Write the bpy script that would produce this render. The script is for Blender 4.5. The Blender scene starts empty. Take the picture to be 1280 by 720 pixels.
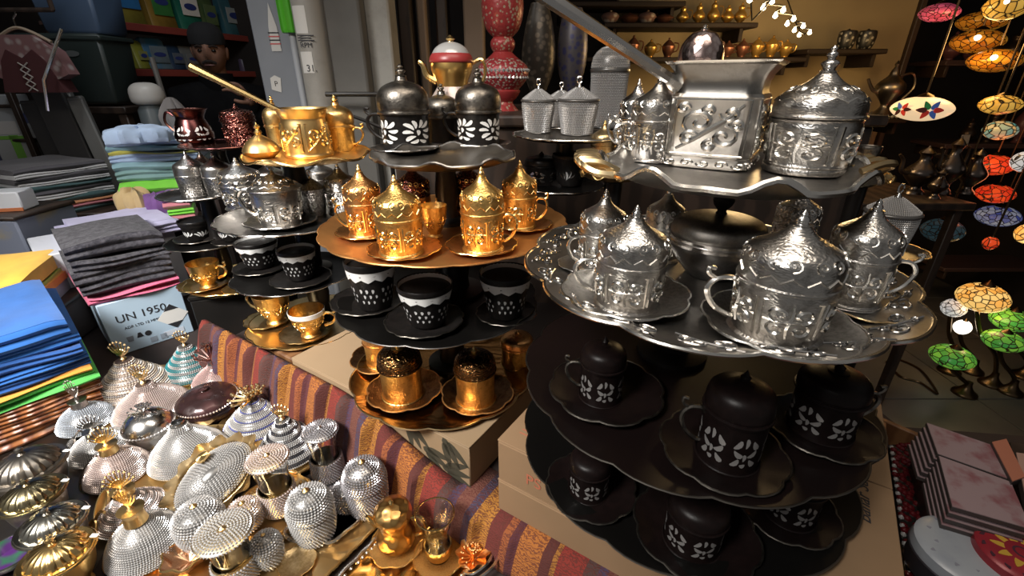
import bpy, math, random
from math import sin, cos, pi, radians, atan2, hypot
from mathutils import Vector, Matrix
random.seed(7)
S = bpy.context.scene
COL = S.collection

# ---------------------------------------------------------------- camera
CAM_H, PITCH, FPX = 1.5, radians(24.6), 569.0
cam_data = bpy.data.cameras.new('camera')
cam_data.sensor_width = 36.0
cam_data.lens = 36.0 * FPX / 1280.0
cam_data.clip_start = 0.02
cam = bpy.data.objects.new('camera', cam_data)
COL.objects.link(cam)
cam.location = (0, 0, CAM_H)
cam.rotation_euler = (pi / 2 - PITCH, 0, 0)
S.camera = cam

# ---------------------------------------------------------------- light and exposure
w = bpy.data.worlds.new('daylight'); S.world = w; w.use_nodes = True
w.node_tree.nodes['Background'].inputs[0].default_value = (1.0, 0.97, 0.93, 1)
w.node_tree.nodes['Background'].inputs[1].default_value = 0.095
def area(name, loc, target, size, power, col):
    l = bpy.data.lights.new(name, 'AREA'); l.shape = 'RECTANGLE'
    l.size, l.size_y = size; l.energy = power; l.color = col
    o = bpy.data.objects.new(name, l); COL.objects.link(o); o.location = loc
    o.rotation_euler = (Vector(target) - Vector(loc)).to_track_quat('-Z', 'Y').to_euler()
    return o
area('street_daylight', (-1.25, -0.55, 2.7), (-0.72, 0.85, 0.85), (0.8, 0.6), 19, (1.0, 0.97, 0.92)).data.spread = radians(66)
area('shopfront_lamp', (0.06, 0.44, 2.45), (0.04, 0.66, 1.2), (1.0, 0.5), 7.5, (1.0, 0.88, 0.74))
area('neighbour_shop_fill', (-1.15, 1.55, 2.65), (-1.75, 2.7, 1.5), (0.5, 0.3), 5.0, (0.92, 0.96, 1.0))  # unseen fill light, added to brighten the shop next door
vs = S.view_settings
vs.view_transform = 'Standard'; vs.look = 'None'; vs.gamma = 1.0; vs.use_curve_mapping = False
vs.exposure = 0.25

# ---------------------------------------------------------------- pixel -> place helpers
CP, SP = cos(PITCH), sin(PITCH)
def ray(px, py):
    a = (px - 640) / FPX; b = (py - 360) / FPX
    return a, CP - b * SP, -(SP + b * CP)
def atz(px, py, z):
    r = ray(px, py); t = (z - CAM_H) / r[2]
    return Vector((r[0] * t, r[1] * t, z))
def aty(px, py, y):
    r = ray(px, py); t = y / r[1]
    return Vector((r[0] * t, y, CAM_H + r[2] * t))
def depth(p): return p[1] * CP + (CAM_H - p[2]) * SP
def ztop(p, py):
    r = ray(640, py); return CAM_H + r[2] * p[1] / r[1]
def stand(px, pyf, wpx, z):
    """front contact pixel + width in pixels -> centre on the plane z and radius"""
    p = atz(px, pyf, z); r = wpx / 2 * depth(p) / FPX
    for _ in range(4):
        g = hypot(p.x, p.y)
        c = Vector((0, p.y * (1 + r / g), z)); c.x = (px - 640) / FPX * depth(c)
        r = wpx / 2 * depth(c) / FPX
    return c, r

# ---------------------------------------------------------------- materials
def _n(nt, t, **k):
    n = nt.nodes.new(t)
    for a, v in k.items(): setattr(n, a, v)
    return n
def M(name, col, metal=0.0, rough=0.5, mix=None, bump=None, coat=0.0, trans=0.0, emit=None, spec=None, sheen=0.0, coords='Object'):
    """mix=(kind, scale, colour2, lo, hi)  bump=(kind, scale, strength)"""
    m = bpy.data.materials.new(name); m.use_nodes = True
    nt = m.node_tree; b = nt.nodes['Principled BSDF']
    b.inputs['Base Color'].default_value = (*col, 1)
    b.inputs['Metallic'].default_value = metal
    b.inputs['Roughness'].default_value = rough
    b.inputs['Coat Weight'].default_value = coat
    b.inputs['Transmission Weight'].default_value = trans
    b.inputs['Sheen Weight'].default_value = sheen
    if spec is not None: b.inputs['Specular IOR Level'].default_value = spec
    tc = _n(nt, 'ShaderNodeTexCoord')
    def tex(kind, scale):
        if kind == 'noise':
            t = _n(nt, 'ShaderNodeTexNoise'); t.inputs['Scale'].default_value = scale; t.inputs['Detail'].default_value = 4; o = t.outputs['Fac']
        elif kind == 'fine':
            t = _n(nt, 'ShaderNodeTexNoise'); t.inputs['Scale'].default_value = scale; t.inputs['Detail'].default_value = 8; t.inputs['Roughness'].default_value = .75; o = t.outputs['Fac']
        elif kind == 'voronoi':
            t = _n(nt, 'ShaderNodeTexVoronoi'); t.inputs['Scale'].default_value = scale; o = t.outputs['Distance']
        elif kind == 'edge':
            t = _n(nt, 'ShaderNodeTexVoronoi', feature='DISTANCE_TO_EDGE'); t.inputs['Scale'].default_value = scale; o = t.outputs['Distance']
        elif kind == 'scroll':
            t = _n(nt, 'ShaderNodeTexWave', wave_type='RINGS'); t.inputs['Scale'].default_value = scale; t.inputs['Distortion'].default_value = 9; t.inputs['Detail'].default_value = 1.5; t.inputs['Detail Scale'].default_value = 1.4; o = t.outputs['Fac']
        elif kind == 'grain':
            t = _n(nt, 'ShaderNodeTexWave'); t.inputs['Scale'].default_value = scale; t.inputs['Distortion'].default_value = 6; t.inputs['Detail'].default_value = 3; o = t.outputs['Fac']
        elif kind == 'weave':
            t = _n(nt, 'ShaderNodeTexBrick'); t.inputs['Scale'].default_value = scale; o = t.outputs['Fac']
        elif kind == 'check':
            t = _n(nt, 'ShaderNodeTexChecker'); t.inputs['Scale'].default_value = scale; o = t.outputs['Fac']
        nt.links.new(tc.outputs[coords], t.inputs['Vector'])
        return o
    if mix:
        kind, sc, c2, lo, hi = mix
        mr = _n(nt, 'ShaderNodeMapRange'); mr.inputs['From Min'].default_value = lo; mr.inputs['From Max'].default_value = hi
        nt.links.new(tex(kind, sc), mr.inputs['Value'])
        mx = _n(nt, 'ShaderNodeMix', data_type='RGBA')
        mx.inputs['A'].default_value = (*col, 1); mx.inputs['B'].default_value = (*c2, 1)
        nt.links.new(mr.outputs['Result'], mx.inputs['Factor'])
        nt.links.new(mx.outputs['Result'], b.inputs['Base Color'])
        if emit: nt.links.new(mx.outputs['Result'], b.inputs['Emission Color'])
    if emit:
        if not mix: b.inputs['Emission Color'].default_value = (*col, 1)
        b.inputs['Emission Strength'].default_value = emit
    if bump:
        kind, sc, st = bump
        bp = _n(nt, 'ShaderNodeBump'); bp.inputs['Strength'].default_value = st; bp.inputs['Distance'].default_value = 0.003
        nt.links.new(tex(kind, sc), bp.inputs['Height'])
        nt.links.new(bp.outputs['Normal'], b.inputs['Normal'])
    return m

silver   = M('embossed silver', (.60,.575,.545), 1, .29, ('fine', 3.0, (.30,.28,.26), .48, .66), ('scroll', 4.5, .13))
silver_r = M('raised silver', (.88,.85,.80), 1, .22)
silver_p = M('plain silver', (.70,.68,.66), 1, .2, ('noise', 3, (.45,.43,.41), .45, .8), ('noise', 9, .15))
silver_t = M('silver tray', (.33,.312,.29), 1, .36, ('fine', 14, (.20,.19,.18), .45, .62), ('check', 140, .12))
silver_h = M('hammered silver', (.70,.68,.66), 1, .2, ('edge', 60, (.3,.29,.28), .25, .0), ('edge', 60, .5))
pewter   = M('dark pewter', (.25,.225,.195), 1, .36, ('noise', 4, (.10,.09,.08), .4, .7), ('noise', 12, .15))
pewter_l = M('worn pewter', (.48,.46,.44), 1, .3, ('fine', 7, (.12,.115,.11), .45, .65), ('voronoi', 8, .4))
gold     = M('embossed gold', (.90,.58,.20), 1, .33, ('fine', 3.2, (.55,.28,.07), .48, .68), ('scroll', 4.5, .15))
gold_r   = M('raised gold', (.95,.66,.28), 1, .22)
gold_p   = M('plain gold', (.84,.58,.25), 1, .34, ('noise', 4, (.60,.34,.10), .45, .75), ('noise', 10, .1))
gold_pale= M('pale gold', (.80,.62,.36), 1, .3, ('noise', 6, (.60,.42,.20), .4, .7), ('noise', 14, .2))
gold_e   = M('deep relief gold', (.86,.54,.20), 1, .28, ('voronoi', 70, (.45,.22,.06), .35, .75), ('voronoi', 70, .8))
copper   = M('copper gold', (.88,.47,.18), 1, .32, ('fine', 3, (.50,.20,.06), .48, .68), ('scroll', 4.5, .15))
copper_p = M('copper tray', (.66,.335,.115), .9, .43, ('noise', 14, (.50,.22,.075), .4, .7), ('noise', 30, .15))
redcop   = M('dark red copper', (.22,.09,.07), 1, .25, ('scroll', 3, (.08,.03,.03), .4, .9), ('scroll', 3, .5))
black    = M('black metal', (.010,.009,.0085), .1, .34, ('noise', 6, (.016,.013,.012), .4, .7), ('noise', 20, .1), spec=.3)
black_t  = M('black tray', (.005,.0045,.0042), .05, .36, None, ('noise', 30, .06), spec=.18)
brown_b  = M('brown black metal', (.007,.0042,.004), .03, .38, ('noise', 5, (.010,.0055,.0052), .4, .7), ('fine', 6, .08), spec=.2)
porcel   = M('white porcelain', (.80,.79,.77), 0, .25)
inlay    = M('white inlay', (.62,.61,.60), .2, .35)
inlay_d  = M('grey inlay', (.40,.38,.37), .5, .3)
glass    = M('clear glass', (.97,.97,.95), 0, .02, trans=1.0)
bead_w   = M('white crystal', (.47,.46,.455), .3, .22)
bead_p   = M('pink crystal', (.53,.445,.42), .3, .2)
bead_g   = M('grey crystal', (.42,.40,.42), .6, .22)
bead_c   = M('cream pearl', (.54,.465,.385), .1, .28)
bead_b   = M('blue white crystal', (.45,.49,.55), .3, .22)
bead_t   = M('teal crystal', (.03,.25,.28), .2, .2)
bead_n   = M('navy crystal', (.08,.10,.34), .2, .2)
bead_k   = M('black crystal', (.03,.03,.04), .3, .15)
bead_r   = M('ruby crystal', (.085,.007,.010), .2, .2)
back_w   = M('grey setting', (.15,.145,.14), .6, .3)
back_p   = M('rosy setting', (.17,.125,.11), .6, .3)
bronze_e = M('engraved bronze', (.40,.21,.095), 1, .3, ('fine', 4, (.20,.09,.04), .45, .62), ('scroll', 8, .25))
kcard    = M('brown cardboard', (.27,.165,.088), 0, .85, ('noise', 5, (.22,.135,.07), .35, .7), ('fine', 40, .1))
kcard_d  = M('shaded cardboard', (.30,.20,.12), 0, .85, ('noise', 5, (.25,.16,.09), .35, .7))
bluebox  = M('light blue printed card', (.46,.60,.74), 0, .6, ('noise', 4, (.42,.56,.70), .4, .7))
whitebox = M('white printed card', (.66,.68,.74), 0, .6, ('noise', 4, (.58,.60,.68), .4, .7))
ink      = M('dark ink', (.02,.02,.025), 0, .7)
ink_red  = M('faded red ink', (.42,.13,.07), 0, .8)
paper    = M('white paper', (.75,.74,.72), 0, .7)
wood_d   = M('dark wood', (.045,.028,.02), 0, .5, ('grain', 5, (.025,.016,.012), .3, .7), ('grain', 5, .1))
wood_o   = M('orange wood', (.20,.095,.04), 0, .5, ('grain', 8, (.13,.055,.022), .3, .7), ('grain', 8, .15))
plaster  = M('beige plaster', (.30,.235,.13), 0, .85, ('noise', 3, (.26,.20,.11), .4, .7), ('noise', 20, .1))
greycon  = M('grey concrete', (.13,.125,.115), 0, .85, ('noise', 3, (.085,.08,.074), .4, .7), ('fine', 20, .2))
whitecon = M('painted white post', (.32,.31,.285), 0, .7, ('fine', 5, (.21,.20,.18), .5, .75), ('fine', 15, .1))
beigecon = M('beige post', (.26,.19,.14), 0, .8, ('noise', 4, (.2,.15,.11), .4, .7))
darkwall = M('dark back wall', (.018,.013,.011), 0, .8, ('noise', 3, (.03,.022,.018), .4, .7))
floormat = M('grey floor tile', (.15,.14,.125), 0, .4, ('noise', 6, (.125,.117,.105), .4, .7), ('noise', 30, .05))
grout    = M('grout', (.05,.047,.043), 0, .9)
tablecl  = M('dark table cloth', (.022,.014,.012), 0, .8, ('noise', 8, (.035,.02,.016), .4, .7))
ceilm    = M('dim ceiling', (.10,.085,.06), 0, .9, ('noise', 3, (.08,.07,.05), .4, .7))

# ---------------------------------------------------------------- mesh helpers
def mesh(name, vf, smooth=40):
    v, f = vf
    me = bpy.data.meshes.new(name)
    me.from_pydata([tuple(p) for p in v], [], f)
    me.materials.append(None)
    if smooth:
        me.polygons.foreach_set('use_smooth', [True] * len(me.polygons))
        try: me.set_sharp_from_angle(angle=radians(smooth))
        except Exception: pass
    me.update()
    return me
CACHE = {}
def cm(key, fn, smooth=40):
    if key not in CACHE: CACHE[key] = mesh(str(key if isinstance(key, str) else key[0]), fn(), smooth)
    return CACHE[key]
def put(name, me, m, parent=None, loc=(0,0,0), rot=(0,0,0), sc=(1,1,1), label=None, kind=None):
    if isinstance(me, tuple): me = mesh(name, me)
    o = bpy.data.objects.new(name, me); COL.objects.link(o)
    o.material_slots[0].link = 'OBJECT'; o.material_slots[0].material = m
    if parent: o.parent = parent
    o.location = loc; o.rotation_euler = rot; o.scale = sc if hasattr(sc, '__len__') else (sc,)*3
    if label: o['label'] = label
    if kind: o['kind'] = kind
    return o
def tag(o, label, cat, group=None):
    o['label'] = label; o['category'] = cat
    if group: o['group'] = group
    return o
def thing(name, label, cat, loc, rz=0, group=None, sc=1):
    o = bpy.data.objects.new(name, None); COL.objects.link(o)
    o.empty_display_size = .02
    o.location = loc; o.rotation_euler = (0, 0, rz) if not hasattr(rz, '__len__') else rz
    o.scale = sc if hasattr(sc, '__len__') else (sc,)*3
    return tag(o, label, cat, group)
def struct(name, vf, m, loc=(0,0,0), rot=(0,0,0)):
    return put(name, vf, m, None, loc, rot, kind='structure')
def join(*parts):
    V, F = [], []
    for v, f in parts:
        n = len(V); V += list(v); F += [tuple(i + n for i in q) for q in f]
    return V, F
def xf(vf, loc=(0,0,0), rot=(0,0,0), sc=(1,1,1)):
    if not hasattr(sc, '__len__'): sc = (sc,)*3
    from mathutils import Euler
    R = Euler(rot).to_matrix()
    return [R @ Vector((p[0]*sc[0], p[1]*sc[1], p[2]*sc[2])) + Vector(loc) for p in vf[0]], vf[1]
def box(sx, sy, sz, b=.004, z0=0):
    """bevelled box centred in x,y, standing on z0"""
    x, y = sx/2, sy/2; b = min(b, x*.4, y*.4, sz*.4)
    def ring(z, i):
        return [(-x+i,-y+b,z),(-x+b,-y+i,z),(x-b,-y+i,z),(x-i,-y+b,z),(x-i,y-b,z),(x-b,y-i,z),(-x+b,y-i,z),(-x+i,y-b,z)]
    V = ring(z0, b*.9) + ring(z0+b, 0) + ring(z0+sz-b, 0) + ring(z0+sz, b*.9)
    F = [tuple(range(7,-1,-1)), tuple(range(24,32))]
    for k in range(3):
        for i in range(8):
            j = (i+1) % 8
            F.append((k*8+i, k*8+j, k*8+8+j, k*8+8+i))
    return V, F
def lathe(prof, n=40, mod=None, close=True, zmod=None):
    """prof: (r,z) list from bottom to top"""
    V, F = [], []; m = len(prof)
    for k, (r, z) in enumerate(prof):
        for i in range(n):
            t = 2*pi*i/n
            q = mod(t, k/(m-1), r) if mod else r
            V.append((q*cos(t), q*sin(t), z + (zmod(t, k/(m-1), r) if zmod else 0)))
    for k in range(m-1):
        for i in range(n):
            j = (i+1) % n
            F.append((k*n+i, k*n+j, k*n+n+j, k*n+n+i))
    if close:
        if prof[0][0] > 1e-6: F.append(tuple(range(n-1,-1,-1)))
        if prof[-1][0] > 1e-6: F.append(tuple(range((m-1)*n, m*n)))
    return V, F
def smoothp(prof, k=4):
    """Catmull-Rom resampled profile"""
    P = [prof[0]] + list(prof) + [prof[-1]]; out = []
    for i in range(1, len(P)-2):
        a, b, c, d = P[i-1], P[i], P[i+1], P[i+2]
        for s in range(k):
            t = s/k
            out.append(tuple(max(0 if x == 0 else -9, .5*((2*b[x]) + (c[x]-a[x])*t + (2*a[x]-5*b[x]+4*c[x]-d[x])*t*t + (3*b[x]-a[x]-3*c[x]+d[x])*t**3)) for x in (0,1)))
    out.append(prof[-1]); return out
def tube(pts, rad, n=6, closed=False):
    pts = [Vector(p) for p in pts]; L = len(pts); V, F = [], []
    up = None
    for i, p in enumerate(pts):
        a = pts[(i-1) % L] if closed or i else pts[i]
        b = pts[(i+1) % L] if closed or i < L-1 else pts[i]
        t = (b-a)
        t = t.normalized() if t.length > 1e-9 else Vector((0,0,1))
        if up is None:
            up = Vector((0,0,1)) if abs(t.z) < .9 else Vector((1,0,0))
        u = t.cross(up)
        if u.length < 1e-5: u = t.orthogonal()
        u.normalize(); v = u.cross(t).normalized(); up = v
        r = rad(i/(L-1 if L > 1 else 1)) if callable(rad) else rad
        for k in range(n):
            a2 = 2*pi*k/n
            V.append(p + u*(r*cos(a2)) + v*(r*sin(a2)))
    for i in range(L if closed else L-1):
        j = (i+1) % L
        for k in range(n):
            q = (k+1) % n
            F.append((i*n+k, i*n+q, j*n+q, j*n+k))
    if not closed:
        F.append(tuple(range(n-1,-1,-1))); F.append(tuple(range((L-1)*n, L*n)))
    return V, F
def curve(pts, k=5, closed=False):
    P = [Vector(p) for p in pts]; out = []; L = len(P)
    for i in range(L if closed else L-1):
        a = P[(i-1) % L] if closed or i else P[i]
        b = P[i]; c = P[(i+1) % L]
        d = P[(i+2) % L] if closed or i+2 < L else c
        for s in range(k):
            t = s/k
            out.append(.5*((2*b) + (c-a)*t + (2*a-5*b+4*c-d)*t*t + (3*b-a-3*c+d)*t**3))
    if not closed: out.append(P[-1])
    return out
def slab(poly, th):
    """flat polygon in x,y extruded in z from 0 to th"""
    n = len(poly)
    V = [(x,y,0) for x,y in poly] + [(x,y,th) for x,y in poly]
    F = [tuple(range(n-1,-1,-1)), tuple(range(n,2*n))]
    for i in range(n):
        j = (i+1) % n; F.append((i, j, n+j, n+i))
    return V, F
def interp(prof, z):
    for (r0,z0),(r1,z1) in zip(prof, prof[1:]):
        if z0 <= z <= z1 or z1 <= z <= z0:
            return r0 + (r1-r0)*((z-z0)/(z1-z0) if z1 != z0 else 0)
    return prof[-1][0]
def beads(prof, d, h=.55, rows=None, mod=None):
    """little four-sided crystals set in staggered rows over a lathe profile. rows(k) -> keep?"""
    S_, acc = [], 0
    L = [0]
    for a, b in zip(prof, prof[1:]): L.append(L[-1] + hypot(b[0]-a[0], b[1]-a[1]))
    V, F = [], []
    k = 0; s = d*.5
    while s < L[-1]:
        i = max(q for q in range(len(L)) if L[q] <= s); i = min(i, len(prof)-2)
        t = (s-L[i])/max(1e-9, L[i+1]-L[i])
        r = prof[i][0] + (prof[i+1][0]-prof[i][0])*t; z = prof[i][1] + (prof[i+1][1]-prof[i][1])*t
        tr, tz = prof[i+1][0]-prof[i][0], prof[i+1][1]-prof[i][1]
        q = hypot(tr, tz) or 1; tr /= q; tz /= q
        nr, nz = tz, -tr
        if rows is None or rows(k):
            n = max(3, int(2*pi*r/d))
            for j in range(n):
                th = 2*pi*(j + .5*(k % 2))/n
                rr = mod(th, r) if mod else r
                c, sn = cos(th), sin(th)
                C = Vector((rr*c, rr*sn, z)); T = Vector((tr*c, tr*sn, tz)); B = Vector((-sn, c, 0)); N = Vector((nr*c, nr*sn, nz))
                b0 = len(V); e = d*.52
                V += [C+T*e, C+B*e, C-T*e, C-B*e, C+N*(d*h)]
                F += [(b0,b0+1,b0+4),(b0+1,b0+2,b0+4),(b0+2,b0+3,b0+4),(b0+3,b0,b0+4)]
        s += d*.9; k += 1
    return V, F

# ---- scroll ornament: 2-D strokes in a [-1,1] square ------------------------------
def spiral(cx, cy, r, a0, turns, sgn=1, n=14):
    return [(cx + r*(1-.85*i/n)*cos(a0+sgn*turns*2*pi*i/n), cy + r*(1-.85*i/n)*sin(a0+sgn*turns*2*pi*i/n)) for i in range(n+1)]
MOTIF = [spiral(-.42,.35,.42,-pi/2,1.3,-1), spiral(.42,.35,.42,-pi/2,1.3,1), spiral(-.42,-.45,.40,pi/2,1.3,1), spiral(.42,-.45,.40,pi/2,1.3,-1),
         [(0,-.95),(-.06,-.4),(0,0),(.06,.4),(0,.95)], [(-.95,.0),(-.5,-.06),(0,0),(.5,.06),(.95,0)]]
MOTIF2 = [spiral(-.3,.2,.55,-pi/2,1.4,-1), spiral(.45,-.35,.45,pi/2,1.3,-1), [(-.9,-.9),(-.4,-.5),(0,-.1),(.5,.35),(.9,.9)], spiral(.55,.55,.3,pi,1.2,1), spiral(-.55,-.45,.32,0,1.2,1)]
def relief(prof, z0, z1, n, motif=MOTIF, rad=.035, off=.0, sides=4, fill=.92, frame=False):
    out = []
    dz = (z1-z0)/2; zc = (z0+z1)/2
    for k in range(n):
        th0 = 2*pi*(k+.5)/n; dth = pi/n*fill
        strokes = motif + ([[(-1,-1),(1,-1),(1,1),(-1,1),(-1,-1)]] if frame else [])
        for st in strokes:
            pts = []
            for (u, v) in st:
                z = zc + v*dz; th = th0 + u*dth; r = interp(prof, z) + off
                pts.append((r*cos(th), r*sin(th), z))
            out.append(tube(pts, lambda t: rad*(1-.45*abs(2*t-1)), sides))
    return join(*out)
LEAFS = [(-.55,.45,.34,.17,.8),(.55,.45,.34,.17,-.8),(-.5,-.1,.36,.15,-.5),(.5,-.1,.36,.15,.5),(0,.62,.30,.13,pi/2),(-.55,-.62,.32,.16,.6),(.55,-.62,.32,.16,-.6),(0,-.25,.22,.12,pi/2),(-.05,-.75,.2,.12,0)]
def leaves(prof, z0, z1, n, pat=LEAFS, off=.012, fill=.9, asp=1.0):
    """flat curved leaf shapes laid on a lathe wall"""
    V, F = [], []; dz = (z1-z0)/2; zc = (z0+z1)/2
    for k in range(n):
        th0 = 2*pi*(k+.5)/n; dth = pi/n*fill
        for (u, v, a, b, ang) in pat:
            b0 = len(V); m = 10
            for i in range(m):
                t = 2*pi*i/m
                x, y = a*cos(t), b*sin(t)*(1+.35*cos(t))
                y += .25*a*(cos(t)**2)
                U = u + x*cos(ang)-y*sin(ang); W = v + x*sin(ang)+y*cos(ang)
                z = zc + W*dz; r = interp(prof, z)+off
                V.append((r*cos(th0+U*dth), r*sin(th0+U*dth), z))
            F.append(tuple(range(b0, b0+m)))
    return V, F
def text(body, size, m, parent, loc, rot, name='lettering', align='LEFT', shear=0, ext=.0002):
    c = bpy.data.curves.new(name, 'FONT'); c.body = body; c.size = size; c.extrude = ext; c.align_x = align; c.shear = shear
    tmp = bpy.data.objects.new(name, c); COL.objects.link(tmp)
    bpy.context.view_layer.update()
    me = bpy.data.meshes.new_from_object(tmp.evaluated_get(bpy.context.evaluated_depsgraph_get()))
    bpy.data.objects.remove(tmp)
    if not me.materials: me.materials.append(None)
    o = put(name, me, m, parent, loc, rot)
    return o
# ================================================================ setting
U = Vector((.838, -.545, 0)); W_ = Vector((.545, .838, 0)); UA = atan2(-.545, .838)
def kl(s, q, z):  # s along the kilim edge (0 at x=0), q away from the camera
    return Vector((0, .456, 0)) + U*s + W_*q + Vector((0, 0, z))
fl = struct('floor', box(7.2, 5.4, .05, .002), grout, (0, 1.9, -.058))
tilem = cm('tile', lambda: box(.594, .594, .010, .003))
for i in range(12):
    for j in range(9):
        put('tile', tilem, floormat, fl, (-3.3+i*.6, -.5+.3+j*.6-1.9, .048))
struct('ceiling', box(7.2, 3.0, .06), ceilm, (0, 3.0, 2.75))
struct('wall_back', box(7.2, .08, 2.75), darkwall, (0, 3.62, 0))
struct('wall_left', box(.08, 4.6, 2.75), darkwall, (-3.56, 2.2, 0))
struct('wall_right', box(.08, 5.4, 2.75), darkwall, (3.56, 1.9, 0))
e1 = aty(1150, 0, 2.75)
struct('wall_shop', box(1.55, .06, 2.75), plaster, (e1.x-.775, 2.78, 0))
struct('trim_1', box(.03, .085, 2.75), wood_d, (e1.x+.014, 2.77, 0))
def post(name, px, w, y, m, d=.12):
    p = aty(px, 60, y); return struct(name, box(w*depth(p)/FPX, d, 2.75, .008), m, (p.x, y, 0))
post('column_1', 438, 62, 1.95, greycon, .3)
post('column_2', 480, 30, 1.93, whitecon, .12)
post('trim_2', 594, 24, 2.3, beigecon)
post('trim_3', 512, 16, 2.2, wood_d); post('trim_4', 532, 10, 2.25, beigecon); post('trim_5', 556, 14, 2.3, wood_d)
# big table, raised platform
def prism(poly, z0, z1):
    v, f = slab(poly, z1-z0); return [(a, b, c+z0) for a, b, c in v], f
t = thing('market_table', 'long dark-covered market table carrying the whole display', 'table', (0, 0, 0))
put('tabletop', prism([(-2.5,.12),(1.45,.12),(1.45,.72),(.86,.79),(.80,1.27),(-.75,1.40),(-1.05,1.68),(-2.5,1.68)], .75, .80), tablecl, t)
for x, y in ((-2.4,.2),(1.35,.2),(.7,1.1),(-2.4,1.60),(-1.2,1.60)): put('leg', box(.06,.06,.75), wood_d, t, (x, y, 0))
pl = [kl(-.97,.038,0), kl(.60,.038,0), (.56,.62), (.80,.80), (.80,1.25), (-.66,1.33)]
t = thing('platform', 'low dark platform on the table behind the kilim strip', 'platform', (0,0,0))
put('deck', prism([(p[0],p[1]) for p in pl], .801, .860), tablecl, t)

# woven strip along the platform
def kilim_mat():
    m = M('kilim weave', (.4,.1,.05), 0, .9); nt = m.node_tree; b = nt.nodes['Principled BSDF']
    tc = _n(nt, 'ShaderNodeTexCoord'); sx = _n(nt, 'ShaderNodeSeparateXYZ'); nt.links.new(tc.outputs['Object'], sx.inputs[0])
    f = _n(nt, 'ShaderNodeMath', operation='MULTIPLY'); f.inputs[1].default_value = 1/.26; nt.links.new(sx.outputs['X'], f.inputs[0])
    fr = _n(nt, 'ShaderNodeMath', operation='FRACT'); nt.links.new(f.outputs[0], fr.inputs[0])
    cr = _n(nt, 'ShaderNodeValToRGB'); cr.color_ramp.interpolation = 'CONSTANT'; el = cr.color_ramp.elements
    cols = [(0,(.33,.11,.02)),(.16,(.075,.018,.014)),(.22,(.30,.12,.02)),(.25,(.20,.022,.014)),(.40,(.065,.03,.026)),(.47,(.055,.032,.065)),(.52,(.13,.045,.03)),(.62,(.05,.035,.065)),(.68,(.34,.14,.02)),(.80,(.11,.018,.014)),(.90,(.25,.07,.02)),(.95,(.075,.018,.025))]
    el[0].position = 0; el[0].color = (*cols[0][1],1); el[1].position = cols[1][0]; el[1].color = (*cols[1][1],1)
    for p, c in cols[2:]: e = el.new(p); e.color = (*c,1)
    nt.links.new(fr.outputs[0], cr.inputs[0])
    wv = _n(nt, 'ShaderNodeTexWave', wave_type='RINGS'); wv.inputs['Scale'].default_value = 75; wv.inputs['Distortion'].default_value = 10; wv.inputs['Detail'].default_value = 2; wv.inputs['Detail Scale'].default_value = 2
    nt.links.new(tc.outputs['Object'], wv.inputs['Vector'])
    mr = _n(nt, 'ShaderNodeMapRange'); mr.inputs['From Min'].default_value = .5; mr.inputs['From Max'].default_value = .8; mr.inputs['To Max'].default_value = .75
    nt.links.new(wv.outputs['Fac'], mr.inputs['Value'])
    mx = _n(nt, 'ShaderNodeMix', data_type='RGBA'); mx.inputs['B'].default_value = (.085,.018,.012,1)
    nt.links.new(mr.outputs['Result'], mx.inputs['Factor']); nt.links.new(cr.outputs[0], mx.inputs['A']); nt.links.new(mx.outputs['Result'], b.inputs['Base Color'])
    bp = _n(nt, 'ShaderNodeBump'); bp.inputs['Strength'].default_value = .35; bp.inputs['Distance'].default_value = .002
    nt.links.new(wv.outputs['Fac'], bp.inputs['Height']); nt.links.new(bp.outputs[0], b.inputs['Normal'])
    return m
kmat = kilim_mat()
def kilim_vf():
    V, F = [], []; n, m = 300, 9
    for i in range(n+1):
        s = -.965 + 1.59*i/n
        k = min(1, max(0, (-.10-s)/.35)); k = k*k*(3-2*k)
        zt = .866 + .0765*k; qt = .033 + .017*k
        kp = min(1, max(0, (.08-s)/.15)); u_ = (s/.066) % 1; fold = kp*.030*(u_ if u_ < .86 else (1-u_)*.86/.14) + .0015*sin(s*60)
        for j in range(m):
            t = j/(m-1)
            if t < .8:
                a = t/.8; z = .802 + (zt-.802)*a; q = -.004 + qt*a - .004*sin(pi*a) - fold*(.15+.85*a)
            else:
                a = (t-.8)/.2; z = zt + .002*sin(pi*a) - (0 if k > .02 else .003*a); q = qt-.004 + ((.051 if k > .02 else .11)-qt+.002)*a - fold*(1-a)
            V.append((s, q, z-.8))
    for i in range(n):
        for j in range(m-1):
            a = i*m+j; F.append((a, a+m, a+m+1, a+1))
    return V, F
o = put('kilim_runner', mesh('kilim_runner', kilim_vf(), 60), kmat, None, (0,.456,.8), (0,0,UA))
sm = o.modifiers.new('thickness', 'SOLIDIFY'); sm.thickness = .003; sm.offset = 0
tag(o, 'long striped orange and red kilim strip along the platform front', 'runner')

# cartons under the stacks
def carton(name, label, s0, s1, q0, q1, z0, z1, m, seam=True):
    c = kl((s0+s1)/2, (q0+q1)/2, z0)
    t = thing(name, label, 'box', c, UA)
    L, D, Hh = s1-s0, q1-q0, z1-z0
    put('carton', box(L, D, Hh-.003, .002), m, t)
    put('lid_flap', box(L+.001, D*.497, .003, .0008, Hh-.003), m, t, (0,-D*.2505,0)); put('lid_flap', box(L+.001, D*.497, .003, .0008, Hh-.003), m, t, (0,D*.2505,0))
    return t, L, D, Hh
c0s = -.055
t, L, D, Hh = carton('cardboard_box', 'brown cardboard box directly under the lowest black tray, on another box', c0s, c0s+.486, .045, .46, .934, 1.0115, kcard)
text('PS', .028, ink_red, t, (-L/2+.05, -D/2-.0008, .020), (pi/2,0,0), 'red_print')
bs = atz(1089, 656, 1.012) - t.location
text('Bahar Sultan', .0215, ink, t, (bs.dot(U), bs.dot(W_), Hh+.0006), (0,0,pi/2), 'lettering', shear=.35)
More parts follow.
